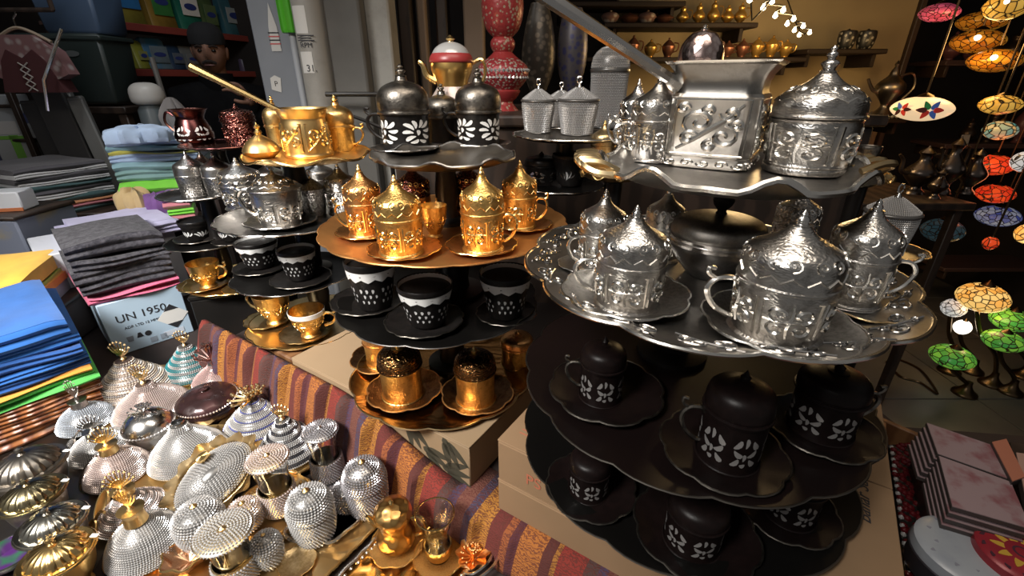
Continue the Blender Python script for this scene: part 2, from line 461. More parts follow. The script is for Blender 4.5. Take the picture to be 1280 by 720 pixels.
for k in range(5): put('printed_line', slab([(0,0),(.05-.006*(k%2),0),(.05-.006*(k%2),.002),(0,.002)], .0003), ink_red, t, (-L/2+.02, -D/2+.03+k*.008, Hh+.0002))
t, L, D, Hh = carton('cardboard_box', 'lower brown cardboard box standing on the kilim edge', c0s, c0s+.490, .044, .47, .8675, .933, kcard)
t, L, D, Hh = carton('tulip_box', 'beige box with dark tulip print under the bronze tray', -.60, -.118, .052, .40, .8675, .9565, M('beige printed card', (.30,.205,.12), 0, .75, ('noise',4,(.25,.17,.095),.4,.7)))
def petal(a, b, ang, x, y):
    return [(x + a*cos(t)*cos(ang) - b*sin(t)*(1-.5*cos(t))*sin(ang), y + a*cos(t)*sin(ang) + b*sin(t)*(1-.5*cos(t))*cos(ang)) for t in [2*pi*i/12 for i in range(12)]]
tul = M('dark tulip ink', (.045,.04,.025), 0, .7)
for (x, y, a) in ((-.038,.056,-1.0),(-.075,.026,-.35),(-.125,.056,-1.1),(-.20,.045,.3),(-.265,.055,-1.0),(-.34,.035,.2),(-.030,.018,.15)):
    for dx, dy, l, w2, da in ((0,0,.032,.0085,0),(.004,.014,.029,.0075,.35),(.004,-.014,.029,.0075,-.35)):
        xx = L/2+x + dx*cos(a)-dy*sin(a); yy = y + dx*sin(a)+dy*cos(a)
        put('tulip_print', slab(petal(l, w2, a+da, 0, 0), .0003), tul, t, (xx, -D/2-.0001, yy), (pi/2,0,0))
carton('brown_box', 'brown box under the bottom gold tray of the left stack', -.80, -.610, .060, .36, .861, .9455, wood_o)
t = thing('black_box', 'black box under the small gold tray beside the light blue box', 'box', (-.80, 1.21, .801), .3)
put('box_body', box(.19,.19,.160,.004), black, t); put('lid', box(.195,.195,.0115,.003,.160), black, t)
# ================================================================ builders for the wares
def zs(p, h): return [(r, z*h) for r, z in p]
HH = 3.7
OG_BODY = zs([(0,0),(.93,0),(.98,.012),(.98,.025),(.92,.04),(.91,.06),(.95,.2),(.98,.36),(.995,.41),(1.0,.445),(1.0,.455),(.94,.455)], HH)
OG_LID  = zs([(1.0,.455),(1.03,.46),(1.035,.478),(1.0,.485),(1.0,.495),(1.0,.51),(1.0,.635),(.97,.675),(.88,.712),(.70,.748),(.51,.782),(.36,.815),(.26,.85),(.19,.885)], HH)
OG_FIN  = zs([(.19,.885),(.22,.893),(.13,.90),(.14,.925),(.10,.945),(.08,.955),(.09,.965),(.05,.985),(0,1.0)], HH)
JAR_BODY= zs([(0,0),(.80,0),(.95,.01),(.96,.05),(.93,.06),(.95,.075),(.93,.10),(.97,.25),(1.0,.38),(.97,.42),(.99,.44),(.94,.45)], HH)
JAR_LID = zs([(.96,.45),(1.03,.458),(1.03,.475),(.99,.485),(1.0,.51),(.99,.56),(.93,.61),(.79,.652),(.58,.69),(.40,.725),(.26,.765),(.17,.80)], HH)
JAR_FIN = zs([(.17,.80),(.21,.81),(.13,.82),(.17,.85),(.20,.865),(.15,.885),(.08,.90),(.12,.92),(.11,.94),(.06,.955),(.08,.975),(0,1.0)], HH)
RD_BODY = zs([(0,0),(.93,0),(.96,.015),(.95,.04),(.93,.06),(.95,.40),(1.0,.415),(1.0,.425),(.94,.425)], HH)
RD_LID  = zs([(.98,.425),(1.05,.43),(1.05,.455),(.99,.46),(.99,.48),(1.02,.495),(1.03,.58),(.98,.66),(.86,.72),(.66,.765),(.42,.795),(.26,.81),(.22,.84),(.2,.86)], HH)
RD_FIN  = zs([(.2,.86),(.23,.87),(.12,.885),(.17,.905),(.2,.92),(.15,.94),(.07,.95),(.12,.965),(.1,.98),(0,1)], HH)
HB = 2.5
BC_BODY = zs([(0,0),(.74,0),(.78,.02),(.80,.06),(.93,.36),(.98,.50),(.98,.60),(.92,.60)], HB)
BC_LID  = zs([(.98,.60),(1.06,.605),(1.06,.63),(.98,.645),(.70,.715),(.40,.785),(.14,.84)], HB)
CAN_BODY= zs([(0,0),(.86,0),(.9,.02),(.92,.1),(.98,.60),(1.0,.66),(.95,.66)], 4.2)
CAN_LID = zs([(1.0,.66),(1.06,.665),(1.06,.70),(1.0,.71),(1.0,.75),(.93,.83),(.75,.89),(.5,.935),(.15,.955)], 4.2)
CAN_FIN = zs([(.15,.955),(.17,.965),(.08,.975),(.1,.99),(0,1)], 4.2)
HD = 3.0
DK_BODY = zs([(0,0),(.94,0),(.98,.015),(.97,.04),(.93,.06),(.95,.5),(1.0,.535),(1.0,.55),(.95,.55)], HD)
DK_LID  = zs([(1.0,.55),(1.05,.56),(1.05,.585),(1.0,.59),(1.0,.60),(1.01,.62),(.99,.71),(.92,.775),(.76,.82),(.5,.85),(.26,.865)], HD)
DK_FIN  = zs([(.26,.865),(.3,.875),(.14,.89),(.16,.92),(.1,.94),(.05,.97),(0,1)], HD)
STY = {'ogee': (HH, OG_BODY, OG_LID, OG_FIN), 'jar': (HH, JAR_BODY, JAR_LID, JAR_FIN), 'round': (HH, RD_BODY, RD_LID, RD_FIN),
       'cone': (HB, BC_BODY, BC_LID, None), 'can': (4.2, CAN_BODY, CAN_LID, CAN_FIN), 'dark': (HD, DK_BODY, DK_LID, DK_FIN)}
def handle_vf(H, z1=.42, z0=.12, out=.62, rad=.075):
    c = curve([(.93,0,z1*H*.96),(1.12,0,z1*H*1.06),(1+out*.75,0,z1*H*1.02),(1+out,0,(z1*.72+z0*.28)*H),(1+out*.72,0,(z0*.7+z1*.3)*H),(1.12,0,z0*1.1*H),(.93,0,z0*H)], 5)
    s1 = curve([(1+out*.7,0,z1*H*1.02),(1+out*1.02,0,z1*H*1.12),(1+out*1.05,0,z1*H*1.24),(1+out*.82,0,z1*H*1.22)], 4)
    return join(tube(c, rad, 6), tube(s1, rad*.8, 6))
FAN = [(-.20,.62,.34,.13,1.85),(.20,.62,.34,.13,1.29),(-.55,.50,.40,.14,2.45),(.55,.50,.40,.14,.69),(-.66,.05,.34,.14,3.05),(.66,.05,.34,.14,.09),(-.55,-.42,.36,.15,3.65),(.55,-.42,.36,.15,-.51),(0,-.05,.22,.13,pi/2),(-.28,-.78,.30,.13,.35),(.28,-.78,.30,.13,-.35)]
def lidded(style, name, label, pos, r, h, mb, ml=None, mf=None, mh=None, ha=None, rel=None, relm=None, orn=None, ornm=None, bead=None, beadm=None, group=None, rz=0, cat='cup', porc=False):
    H, B, L, Fi = STY[style]; ml = ml or mb; mf = mf or ml
    t = thing(name, label, cat, pos, rz, group, (r, r, h/H))
    put('cup_body', cm(style+'_body', lambda: lathe(smoothp(B, 2), 40)), mb, t)
    lid = put('lid', cm(style+'_lid', lambda: lathe(smoothp(L, 3), 40)), ml, t)
    if Fi: put('finial', cm(style+'_finial', lambda: lathe(smoothp(Fi, 3), 16)), mf, lid)
    else:
        z = L[-1][1]
        put('loop_finial', cm(style+'_loop', lambda: join(lathe([(.14,z-.02),(.10,z+.05),(.06,z+.14),(.09,z+.18),(0,z+.2)], 10),
            tube([(.13*cos(a)*.9,0,z+.31+.15*sin(a)) for a in [2*pi*i/14 for i in range(14)] if not (pi*.38 < a < pi*.62)], .045, 6))), mf, lid)
    if rel:
        put('embossed_scrolls', cm((style+'_relief_body', rel), lambda: join(relief(B, H*.10, H*.40, rel, MOTIF, .05, .012, 4, .9, True))), relm or mb, t)
        put('embossed_band', cm((style+'_relief_lid', rel), lambda: relief(L, L[min(5,len(L)-4)][1]+.02*H, L[min(9,len(L)-2)][1], rel+2, MOTIF[:2]+[[(-1,-.9),(-.5,-.5),(0,-.95),(.5,-.5),(1,-.9)]], .04, .004)), relm or ml, lid)
    if orn:
        put('cutout_ornament', cm((style+'_orn', orn), lambda: leaves(B, H*.07, B[-4][1]*.93, orn, FAN if style == 'round' else LEAFS), 0), ornm, t, kind='stuff')
    if bead:
        put('crystals', cm((style+'_beads', bead), lambda: beads([p for p in B if p[0] > .5][1:-1], bead), 0), beadm, t, kind='stuff')
        put('crystals', cm((style+'_lidbeads', bead), lambda: beads(L[3:], bead), 0), beadm, lid, kind='stuff')
    if ha is not None:
        put('handle', cm((style+'_handle',), lambda: handle_vf(H*(B[-1][1]/H/.455), .42, .12)), mh or mb, t, rot=(0,0,ha-rz))
    return t
def rho_scal(n, a, ph=0, kind='bracket'):
    def f(t):
        if not n: return 1
        q = abs(sin(n*(t+ph)/2))
        return 1 - a*(1-q)**1.5 if kind == 'bracket' else 1 + a*cos(n*(t+ph))
    return f
def tray_vf(R, lip=.009, n=60, rho=None, th=.0018, wave=None, well=.80):
    rho = rho or (lambda t: 1)
    def mod(t, k, r):
        w = min(1, max(0, (r/R-well*.95)/(1-well*.95))); return r*(1+(rho(t)-1)*w)
    def zm(t, k, r):
        if not wave: return 0
        w = min(1, max(0, (r/R-well)/(1-well))); return w*w*wave(t)
    P = [(0.0005,0),(R*well*.5,0),(R*well,0),(R*(well*.45+.55),lip*.55),(R,lip),(R,lip+th),(R*(well*.45+.55),lip*.55+th),(R*well,th),(R*well*.5,th),(.0005,th)]
    return lathe(P, n, mod, True, zm)
def rim_vf(R, z, rad, n=72, rho=None, wave=None):
    rho = rho or (lambda t: 1); wave = wave or (lambda t: 0)
    return tube([(R*rho(t)*cos(t), R*rho(t)*sin(t), z+wave(t)) for t in [2*pi*i/n for i in range(n)]], rad, 6, True)
def tray(name, label, cat, x, y, z, R, mp, mr, lip=.009, scal=(12,.05), wave=None, rimr=.0016, group=None, rz=0, n=72, rel=None, relm=None, kind='bracket', well=.80, squash=None):
    rho = rho_scal(scal[0], scal[1], 0, kind)
    t = thing(name, label, cat, (x, y, z), rz, group, (1, squash, 1) if squash else 1)
    put('plate', tray_vf(R, lip, n, rho, wave=wave, well=well), mp, t)
    put('rim', rim_vf(R, lip+.0009, rimr, n, rho, wave), mr, t)
    if rel:
        V, F = [], []; parts = []
        for k in range(rel):
            th0 = 2*pi*(k+.5)/rel; dth = pi/rel*.9
            for st in MOTIF2:
                pts = []
                for (u, v) in st:
                    th = th0+u*dth; q = .90+v*.07
                    pts.append((R*q*rho(th)**.5*cos(th), R*q*rho(th)**.5*sin(th), .0026+lip*max(0,(q-well)/(1-well))*.98))
                parts.append(tube(pts, .0010, 4))
        put('embossed_border', join(*parts), relm or mr, t)
    return t
def saucer(label, pos, R, mp, mr, group=None, scal=(8,.06), rz=0, lip=.006):
    key = ('saucer', scal, round(lip/R, 1))
    t = thing('saucer', label, 'saucer', pos, rz, group, R)
    rho = rho_scal(*scal)
    put('plate', cm(key+('p',), lambda: tray_vf(1, .13, 48, rho, .03, well=.62)), mp, t)
    put('rim', cm(key+('r',), lambda: rim_vf(1, .145, .022, 48, rho)), mr, t)
    return t
def pedestal(label, x, y, z0, z1, r, m):
    t = thing('display_stand', label, 'stand', (x, y, z0))
    h = z1-z0
    put('shaft', lathe([(r*.55,.004),(r*.5,h*.2),(r*.6,h*.5),(r*.5,h*.8),(r*.55,h-.004)], 28), m, t)
    put('foot', lathe([(r*.5,0),(r,0),(r,.006),(r*.5,.012)], 28), m, t)
    put('cap', lathe([(r*.5,h-.012),(r*.95,h-.005),(r*.95,h),(r*.5,h)], 28), m, t)
    return t
# open cups -------------------------------------------------------
FG = [(0,0),(.60,0),(.66,.05),(.70,.12),(.82,.6),(.92,1.05),(1.0,1.25),(.95,1.27),(.86,1.05),(.7,.5),(0,.4)]
DROP = [(-.6,.42,.17,.13,pi/2),(0,.42,.17,.13,pi/2),(.6,.42,.17,.13,pi/2),(-.3,.0,.15,.12,pi/2),(.3,.0,.15,.12,pi/2),(.9,0,.13,.10,pi/2),(-.6,-.45,.13,.11,pi/2),(0,-.45,.14,.11,pi/2),(.6,-.45,.13,.11,pi/2)]
def liner_vf():
    def mod(t, k, r): return r
    def zm(t, k, r): return (.05*cos(11*t)) if k < .2 else 0
    P = [(.965,1.09),(1.008,1.25),(1.03,1.52),(1.0,1.53),(.95,1.25),(.8,.8),(0,.7)]
    return lathe(P, 44, mod, True, zm)
def filigree(name, label, pos, r, h, mh, mw, mo, group=None, ha=None, fan=False):
    t = thing(name, label, 'cup', pos, 0, group, (r, r, h/1.53))
    put('cup_holder', cm('holder', lambda: lathe(FG, 36)), mh, t)
    put('porcelain_liner', cm('liner', liner_vf), mh if fan else mw, t)
    put('lip_band', cm('lip_band', lambda: lathe([(1.035,1.36),(1.055,1.40),(1.05,1.53),(1.03,1.56),(1.0,1.53),(1.0,1.38)], 36)), mh, t)
    if fan: put('cutout_ornament', cm('fanorn', lambda: leaves(FG[:7], .25, 1.1, 5, [(0,-.2,.55,.12,pi/2),(-.35,-.1,.5,.12,pi*.62),(.35,-.1,.5,.12,pi*.38),(-.7,-.2,.45,.11,pi*.74),(.7,-.2,.45,.11,pi*.26)], .015), 0), mo, t, kind='stuff')
    else: put('cutout_ornament', cm('droporn', lambda: leaves(FG[:7], .15, 1.0, 6, DROP, .015), 0), mo, t, kind='stuff')
    if ha is not None: put('handle', cm('fhandle', lambda: handle_vf(1.5*2.2, .34, .12, .5)), mh, t, rot=(0,0,ha))
    return t
TC = [(0,0),(.48,0),(.55,.05),(.45,.12),(.42,.18),(.62,.4),(.85,.8),(.95,1.2),(1.0,1.45),(.96,1.45),(.88,1.1),(.6,.5),(0,.4)]
def teacup(name, label, pos, r, h, m, mh, ha, group=None, band=None, mr=None):
    t = thing(name, label, 'cup', pos, 0, group, (r, r, h/1.45))
    put('bowl', cm('teabowl', lambda: lathe(smoothp(TC[:9], 3)+TC[9:], 36)), m, t)
    put('embossed_scrolls', cm('tearelief', lambda: relief(TC[:9], .45, 1.1, 5, MOTIF, .04, .0, 4)), mr or mh, t)
    if band: put('painted_band', cm('teaband', lambda: lathe([(.955,1.18),(.985,1.2),(1.02,1.44),(1.0,1.45)], 36, None, False)), band, t)
    put('handle', cm('teahandle', lambda: handle_vf(2.0, .6, .28, .62, .08)), mh, t, rot=(0,0,ha))
    return t

# ================================================================ right stack of trays
RX, RY = .24, .524
GR_S = 'embossed silver lidded cups on the big silver tray'
wavy = lambda t: .013*max(0, cos(8*t+.9))**1.3
T1z = 1.282
tray('serving_tray', 'largest scalloped silver tray with embossed border, under four lidded cups', 'tray', RX-.004, RY, T1z, .219, silver_t, silver_r, .012, (11,.05), rimr=.0022, n=132, rel=18, relm=silver_p, well=.74)
T0z = 1.400
t0 = tray('serving_tray', 'wavy-edged silver tray holding the big coffee pot and domed jar', 'tray', RX, RY, T0z, .142, silver_t, silver_r, .010, (6,.05), wavy, .0032, n=96)
for a, px in ((pi*.98, 1), (.02, 1)):
    hv = []
    for k in range(5):
        q = (k-2)*.16
        hv.append(tube(curve([(.132*cos(q),.132*sin(q),.012),(.150*cos(q*.9),.150*sin(q*.9),.020),(.166*cos(q*.7),.166*sin(q*.7),.019),(.158*cos(q*.8+.06),.158*sin(q*.8+.06),.012),(.138*cos(q+.08),.138*sin(q+.08),.010)],4), .0042, 6))
    put('pierced_handle', join(*hv), gold_pale, t0, rot=(0,0,a), label='pierced handle with a pale gold sheen')  # golden shine on the silver handles is put into their pale gold colour
tray('serving_tray', 'dark brown tray with thin pale rim directly under the largest silver tray', 'tray', RX, RY, 1.125, .222, brown_b, pewter, .009, (14,.03), rimr=.0013, n=112)
tray('serving_tray', 'lowest black tray of the right stack, above the cardboard boxes', 'tray', .244, RY, 1.012, .226, black_t, pewter, .009, (14,.03), rimr=.0013, n=112)
# lidded bowl carrying the top tray
p, r = stand(887, 362, 108, T1z+.002)
hb = T0z - (T1z+.002)
t = thing('lidded_bowl', 'low dark silver lidded bowl that carries the wavy silver tray', 'bowl', (p.x+.0, p.y, T1z+.002))
put('bowl', lathe(smoothp([(r*.5,0),(r*.56,.003),(r*.8,hb*.16),(r*.98,hb*.30),(r*1.02,hb*.36)],3), 48), pewter_l, t)
put('bowl_rim', lathe([(r*.98,hb*.36),(r*1.07,hb*.365),(r*1.07,hb*.39),(r*1.02,hb*.40),(r*1.05,hb*.415),(r*1.05,hb*.44),(r*.99,hb*.45)], 48), silver_p, t)
l = put('lid', lathe(smoothp([(r*.99,hb*.45),(r*1.0,hb*.48),(r*.93,hb*.56),(r*.70,hb*.61),(r*.3,hb*.64),(r*.14,hb*.65)],3), 48), M('tarnished lid', (.26,.24,.215), 1, .40, ('fine', 30, (.13,.12,.11), .45, .65), ('fine', 60, .2)), t)
put('knob', lathe([(r*.14,hb*.64),(r*.09,hb*.68),(r*.20,hb*.74),(r*.24,hb*.79),(r*.12,hb*.88),(r*.05,hb*.96),(0,hb)], 8), black, l)
# silver cups on the largest tray: saucer + cup
def cup_on(style, name, label, px, pyf, pyt, wpx, zt, sa=None, sl=None, sm=None, sr=None, **k):
    zz = zt + .002
    if sa:
        ps, rs = stand(sa[0], sa[1], sa[2], zz+.003)
        saucer(sl, (ps.x, ps.y, zz), rs, sm, sr, k.get('group', '') and 'saucers under the ' + k['group'], rz=sa[0]*.37)
        zz += rs*.035
    p, r = stand(px, pyf, wpx, zz)
    return lidded(style, name, label, p, r, ztop(p, pyt)-zz, **k)
sk = dict(mb=silver, ml=silver, mf=silver_p, mh=silver_r, rel=5, relm=silver_r, group=GR_S)
cup_on('ogee', 'lidded_cup', 'silver lidded cup at the front left of the largest silver tray', 783, 398, 256, 82, T1z, (780, 407, 158), 'silver saucer under the front left lidded cup of the largest tray', silver_t, silver_r, ha=pi*.95, **sk)
cup_on('ogee', 'lidded_cup', 'silver lidded cup at the front right of the largest silver tray', 966, 438, 262, 108, T1z, (972, 450, 182), 'wide silver saucer under the front right lidded cup of the largest tray', silver_t, silver_r, ha=pi*.95, **sk)
cup_on('ogee', 'lidded_cup', 'silver lidded cup half hidden behind the front left one, at the tray rim', 750, 345, 236, 56, T1z, (728, 342, 62), 'small silver saucer at the far left rim of the largest tray', silver_t, silver_r, ha=pi*1.1, **sk)
cup_on('ogee', 'lidded_cup', 'silver lidded cup at the right back of the largest silver tray', 1058, 388, 248, 72, T1z, (1080, 402, 104), 'silver saucer with gold sheen at the right rim of the largest tray', silver_t, gold_pale, ha=-.3, **sk)  # gold sheen on the silver is painted as a pale gold saucer rim
cup_on('ogee', 'lidded_cup', 'rosy silver lidded cup in shadow left of the low dark bowl', 825, 330, 232, 46, T1z, ha=None, **sk)
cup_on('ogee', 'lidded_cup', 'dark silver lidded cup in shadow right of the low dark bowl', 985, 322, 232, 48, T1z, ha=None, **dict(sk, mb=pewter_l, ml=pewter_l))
# on the wavy tray
pz = T0z + .003
p, r = stand(1003, 222, 98, pz)
lidded('jar', 'lidded_jar', 'big domed silver jar with tall finial on the wavy silver tray', p, r, ztop(p, 56)-pz, silver, silver, silver_p, rel=4, relm=silver_r, cat='jar')
p, r = stand(814, 204, 60, pz)
lidded('ogee', 'lidded_cup', 'shiny silver lidded cup on the wavy tray, left of the big coffee pot', p, r, ztop(p, 92)-pz, silver_p, silver, silver_p, silver_r, ha=pi, rel=5, relm=silver_r)
p, r = stand(790, 192, 40, pz)
lidded('ogee', 'lidded_cup', 'pale silver lidded cup peeping out behind the shiny one on the wavy tray', p, r, ztop(p, 98)-pz, silver_p, silver_p, silver_p, silver_r, ha=pi, rel=5, relm=silver_r)
p, r = stand(858, 190, 50, pz)
lidded('can', 'lidded_jar', 'tall silver jar, pink reflection coloured into its dome, above the big coffee pot', p, r, ztop(p, 30)-pz, silver_p, M('rosy silver', (.85,.68,.64), 1, .22, ('voronoi', 4, (.60,.44,.41), .3, .6), ('voronoi', 4, .3)), silver_p, cat='jar')  # pink reflection on the silver dome is put into the lid colour
# coffee pot: eight-sided, flared rim, long handle
p, r = stand(888, 213, 112, pz); h = ztop(p, 77) - pz
def octa(prof, ap=.86, ch=1.07):
    def mod(t, k, rr):
        d1 = ((t + pi/4) % (pi/2)) - pi/4; d2 = (t % (pi/2)) - pi/4
        return rr*min(ap/cos(d1), ch/cos(d2))
    return lathe(prof, 96, mod)
t = thing('coffee_pot', 'big faceted silver coffee pot with flared rim and long straight handle', 'coffee pot', p, radians(-33))
body = [(0,0),(r*.96,0),(r*1.0,.004),(r*1.0,h*.10),(r*.95,h*.115),(r*.96,h*.13),(r*1.0,h*.40),(r*1.0,h*.66),(r*1.02,h*.68),(r*.97,h*.71)]
put('pot_body', octa(body), silver, t)
put('neck', octa([(r*.96,h*.70),(r*.93,h*.74),(r*.94,h*.82),(r*1.0,h*.89),(r*1.12,h*.96),(r*1.15,h*.975)]), silver_t, t)
put('rim', octa([(r*1.14,h*.965),(r*1.22,h*.985),(r*1.24,h),(r*1.18,h),(r*.92,h*.88),(r*.86,h*.75),(r*.3,h*.72)]), silver_r, t)
fr, ft = [], []
for k in range(4):
    A = r*.86; ww = r*.66; z0, z1 = h*.16, h*.64
    for st in MOTIF2 + [spiral(-.05,.62,.26,-pi/2,1.1,-1), spiral(.1,-.7,.24,pi/2,1.1,1), spiral(.78,.1,.22,pi,1.1,-1), spiral(-.8,.72,.2,0,1.1,1)]:
        fr.append(xf(tube([(u*ww, -A*(1.0 if True else 1), (z0+z1)/2+v*(z1-z0)/2) for u, v in st], lambda s: r*.065*(1-.5*abs(2*s-1)), 6), rot=(0,0,k*pi/2)))
    fr.append(xf(tube([(x_*ww*1.08, -A, z_) for x_, z_ in ((-1,z0-h*.02),(1,z0-h*.02),(1,z1+h*.02),(-1,z1+h*.02))], r*.022, 5, True), rot=(0,0,k*pi/2)))
    for j in range(5):
        u0 = -.8+.4*j
        ft.append(xf(tube([((u0+.17*u)*r*.86, -A*1.0, h*.05+v*h*.035) for u, v in spiral(0,0,1,0 if j % 2 else pi,1.2,1)], r*.022, 4), rot=(0,0,k*pi/2)))
put('embossed_panel', join(*fr), silver_r, t); put('embossed_foot', join(*ft), silver_r, t)
# handle runs up and away to the left: real point behind the frame top
Minv = Matrix.Translation(t.location) @ Matrix.Rotation(t.rotation_euler.z, 4, 'Z')
a = Minv.inverted() @ aty(846, 104, p.y-.005); b = Minv.inverted() @ aty(668, -14, p.y-.02)
hv = [a.lerp(b, k/10) for k in range(11)]
put('long_handle', tube(hv, lambda s: .0062+.0028*s, 8), silver_p, t)
put('handle_socket', tube([a.lerp(b,-.02), a.lerp(b,.03), a.lerp(b,.06)], lambda s: .011-.004*s, 8), silver_r, t)
# dark lidded cups on the two dark trays
GD = 'dark lidded cups with white ornament on the right stack'
dk = dict(mb=brown_b, ml=brown_b, mf=brown_b, mh=pewter, orn=6, ornm=inlay_d, group=GD)
T2 = 1.125; T3 = 1.012
cup_on('dark', 'lidded_cup', 'dark lidded cup with white leaf ornament at the front of the upper dark tray', 908, 592, 462, 76, T2, (902, 617, 150), 'dark saucer under the front cup of the upper dark tray', brown_b, pewter, ha=pi*.95, **dk)
cup_on('dark', 'lidded_cup', 'dark lidded cup at the left of the upper dark tray', 750, 511, 420, 54, T2, (757, 537, 140), 'dark saucer at the left of the upper dark tray', brown_b, pewter, ha=pi*.95, **dk)
cup_on('dark', 'lidded_cup', 'dark lidded cup at the right of the upper dark tray', 1024, 553, 452, 76, T2, (1026, 572, 128), 'dark saucer at the right of the upper dark tray', brown_b, pewter, ha=0, **dk)
cup_on('dark', 'lidded_cup', 'dark lidded cup at the front of the lowest tray of the right stack', 864, 702, 610, 70, T3, (868, 728, 150), 'dark saucer under the front cup of the lowest right tray', brown_b, pewter, **dk)
cup_on('dark', 'lidded_cup', 'dark lidded cup at the left of the lowest tray of the right stack', 735, 632, 560, 50, T3, (738, 658, 112), 'dark saucer at the left of the lowest right tray', brown_b, pewter, **dk)
cup_on('dark', 'lidded_cup', 'dark lidded cup mostly hidden at the right of the lowest tray of the right stack', 985, 660, 570, 62, T3, (980, 676, 120), 'dark saucer at the right of the lowest right tray', brown_b, pewter, **dk)
pedestal('black stand hidden between the two dark trays of the right stack', RX, RY+.06, T3+.002, T2, .05, black)
pedestal('black stand carrying the largest silver tray', RX, RY+.06, T2+.002, T1z, .05, black)

# ================================================================ centre stack
CX, CY = -.115, .77
wavy2 = lambda t: .007*max(0, cos(8*t))**1.3
C0, C1, C2, C3 = 1.377, 1.263, 1.122, .957
tray('serving_tray', 'wavy dark pewter tray on top of the centre stack, under two black cups', 'tray', -.111, CY, C0, .118, pewter, pewter_l, .009, (7,.05), wavy2, .0022, n=98)
tray('serving_tray', 'bronze coloured round tray holding the gold lidded cups', 'tray', CX, CY, C1, .211, copper_p, copper_p, .010, (18,.018), rimr=.0014, n=108, well=.86)
tray('serving_tray', 'black scalloped tray holding three black cups with white rims', 'tray', -.137, CY, C2, .185, black_t, pewter_l, .008, (11,.04), rimr=.0011, n=99)
tray('serving_tray', 'bronze scalloped tray at the bottom of the centre stack, above the tulip box', 'tray', -.140, CY, C3, .180, M('dark bronze', (.42,.22,.07), 1, .22, ('noise', 5, (.2,.1,.04), .4, .7), ('scroll', 14, .12)), gold_pale, .010, (12,.035), rimr=.0016, n=96)
pedestal('black stand between bronze tray and dark pewter tray in the centre', CX, CY+.03, C1+.002, C0, .035, black)
pedestal('black stand under the bronze tray of the centre stack', CX, CY+.04, C2+.002, C1, .06, black)
pedestal('black stand under the black tray of the centre stack', CX-.01, CY+.04, C3+.002, C2, .05, black)
GB = 'black cups with white leaf ornament on the top centre tray'
rk = dict(mb=black, ml=pewter, mf=pewter, mh=black, orn=4, ornm=porcel, group=GB)
cup_on('round', 'lidded_cup', 'black lidded cup with white leaf ornament, left one on the top centre tray', 509, 189, 80, 60, C0, (507, 194, 84), 'dark saucer under the left black cup of the top centre tray', pewter, pewter_l, ha=pi*.95, **rk)
cup_on('round', 'lidded_cup', 'black lidded cup with white leaf ornament, right one on the top centre tray', 599, 184, 84, 54, C0, (600, 187, 76), 'dark saucer under the right black cup of the top centre tray', pewter, pewter_l, ha=pi*.95, **rk)
cup_on('round', 'lidded_cup', 'plain black lidded cup set back between the two ornamented black cups', 555, 180, 104, 42, C0, mb=black, ml=pewter)
GG = 'gold lidded cups on the bronze tray'
gk = dict(mb=gold, ml=gold, mf=gold_p, mh=gold_r, rel=5, relm=gold_r, group=GG)
cup_on('ogee', 'lidded_cup', 'gold lidded cup at the front left of the bronze tray', 502, 325, 218, 56, C1, (506, 329, 92), 'gold saucer under the front left gold cup', copper, gold_r, ha=None, **gk)
cup_on('ogee', 'lidded_cup', 'gold lidded cup with open wire handle at the front right of the bronze tray', 604, 320, 208, 52, C1, (602, 324, 90), 'gold saucer under the front right gold cup', copper, gold_r, ha=-.15, **gk)
ck = dict(gk, mb=copper, ml=copper)
cup_on('ogee', 'lidded_cup', 'copper gold lidded cup at the left edge of the bronze tray', 459, 299, 205, 44, C1, (459, 302, 76), 'copper saucer at the left edge of the bronze tray', copper, gold_r, ha=pi, **ck)
cup_on('ogee', 'lidded_cup', 'gold lidded cup at the right edge of the bronze tray, handle right', 649, 289, 200, 42, C1, (655, 292, 70), 'gold saucer at the right edge of the bronze tray', copper, gold_r, ha=-.1, **gk)
cup_on('ogee', 'lidded_cup', 'dark copper lidded cup behind the front left gold cup', 520, 283, 202, 40, C1, **dict(ck, ml=redcop))
cup_on('ogee', 'lidded_cup', 'dark copper lidded cup behind the front right gold cup', 586, 278, 198, 38, C1, **dict(ck, ml=redcop))
p, r = stand(544, 301, 34, C1+.002)
teacup('small_cup', 'small open gold cup between the front gold lidded cups', p, r, ztop(p, 258)-C1, gold, gold_p, pi/2, mr=gold_r)
GF = 'black cups with white zigzag rims on the black tray'
for (px, pyf, pyt, wp, sa, where) in ((470,392,326,58,(462,398,92),'left'), (535,414,356,64,(531,427,98),'front middle'), (632,404,342,60,(633,411,76),'right')):
    zz = C2+.002
    ps, rs = stand(*sa, zz+.003); saucer('black lace-edged saucer under the %s black cup of the black tray' % where, (ps.x, ps.y, zz), rs, black, pewter, 'saucers on the black tray', (14,.05))
    p, r = stand(px, pyf, wp*.72, zz+.003); r /= .72
    filigree('coffee_cup', 'black cup with white zigzag rim and white dots, %s on the black tray' % where, p, r, ztop(p, pyt)-zz, black, porcel, inlay, GF)
for (px, pyf, pyt, wp, sa, where) in ((504,507,426,52,(506,518,92),'left'), (595,514,432,50,(597,523,90),'right')):
    cup_on('dark', 'lidded_cup', 'gold cup with shaded domed lid on the bottom bronze tray, %s one' % where, px, pyf, pyt, wp, C3, sa, 'engraved bronze saucer under the %s gold cup of the bottom tray' % where, bronze_e, copper_p, mb=gold, ml=M('shaded bronze '+where, (.25,.13,.05), 1, .25, ('scroll', 3, (.1,.05,.02), .4, .9), ('scroll', 3, .4)), mf=gold_p, group='gold cups with dark lids on the bottom bronze tray')  # shadow on the lids is put into their darker bronze colour
cup_on('dark', 'lidded_cup', 'gold cup at the back left of the bottom bronze tray, behind another cup', 478, 462, 405, 40, C3, (480, 470, 80), 'bronze saucer at the back left of the bottom bronze tray', bronze_e, copper_p, mb=gold, ml=copper)
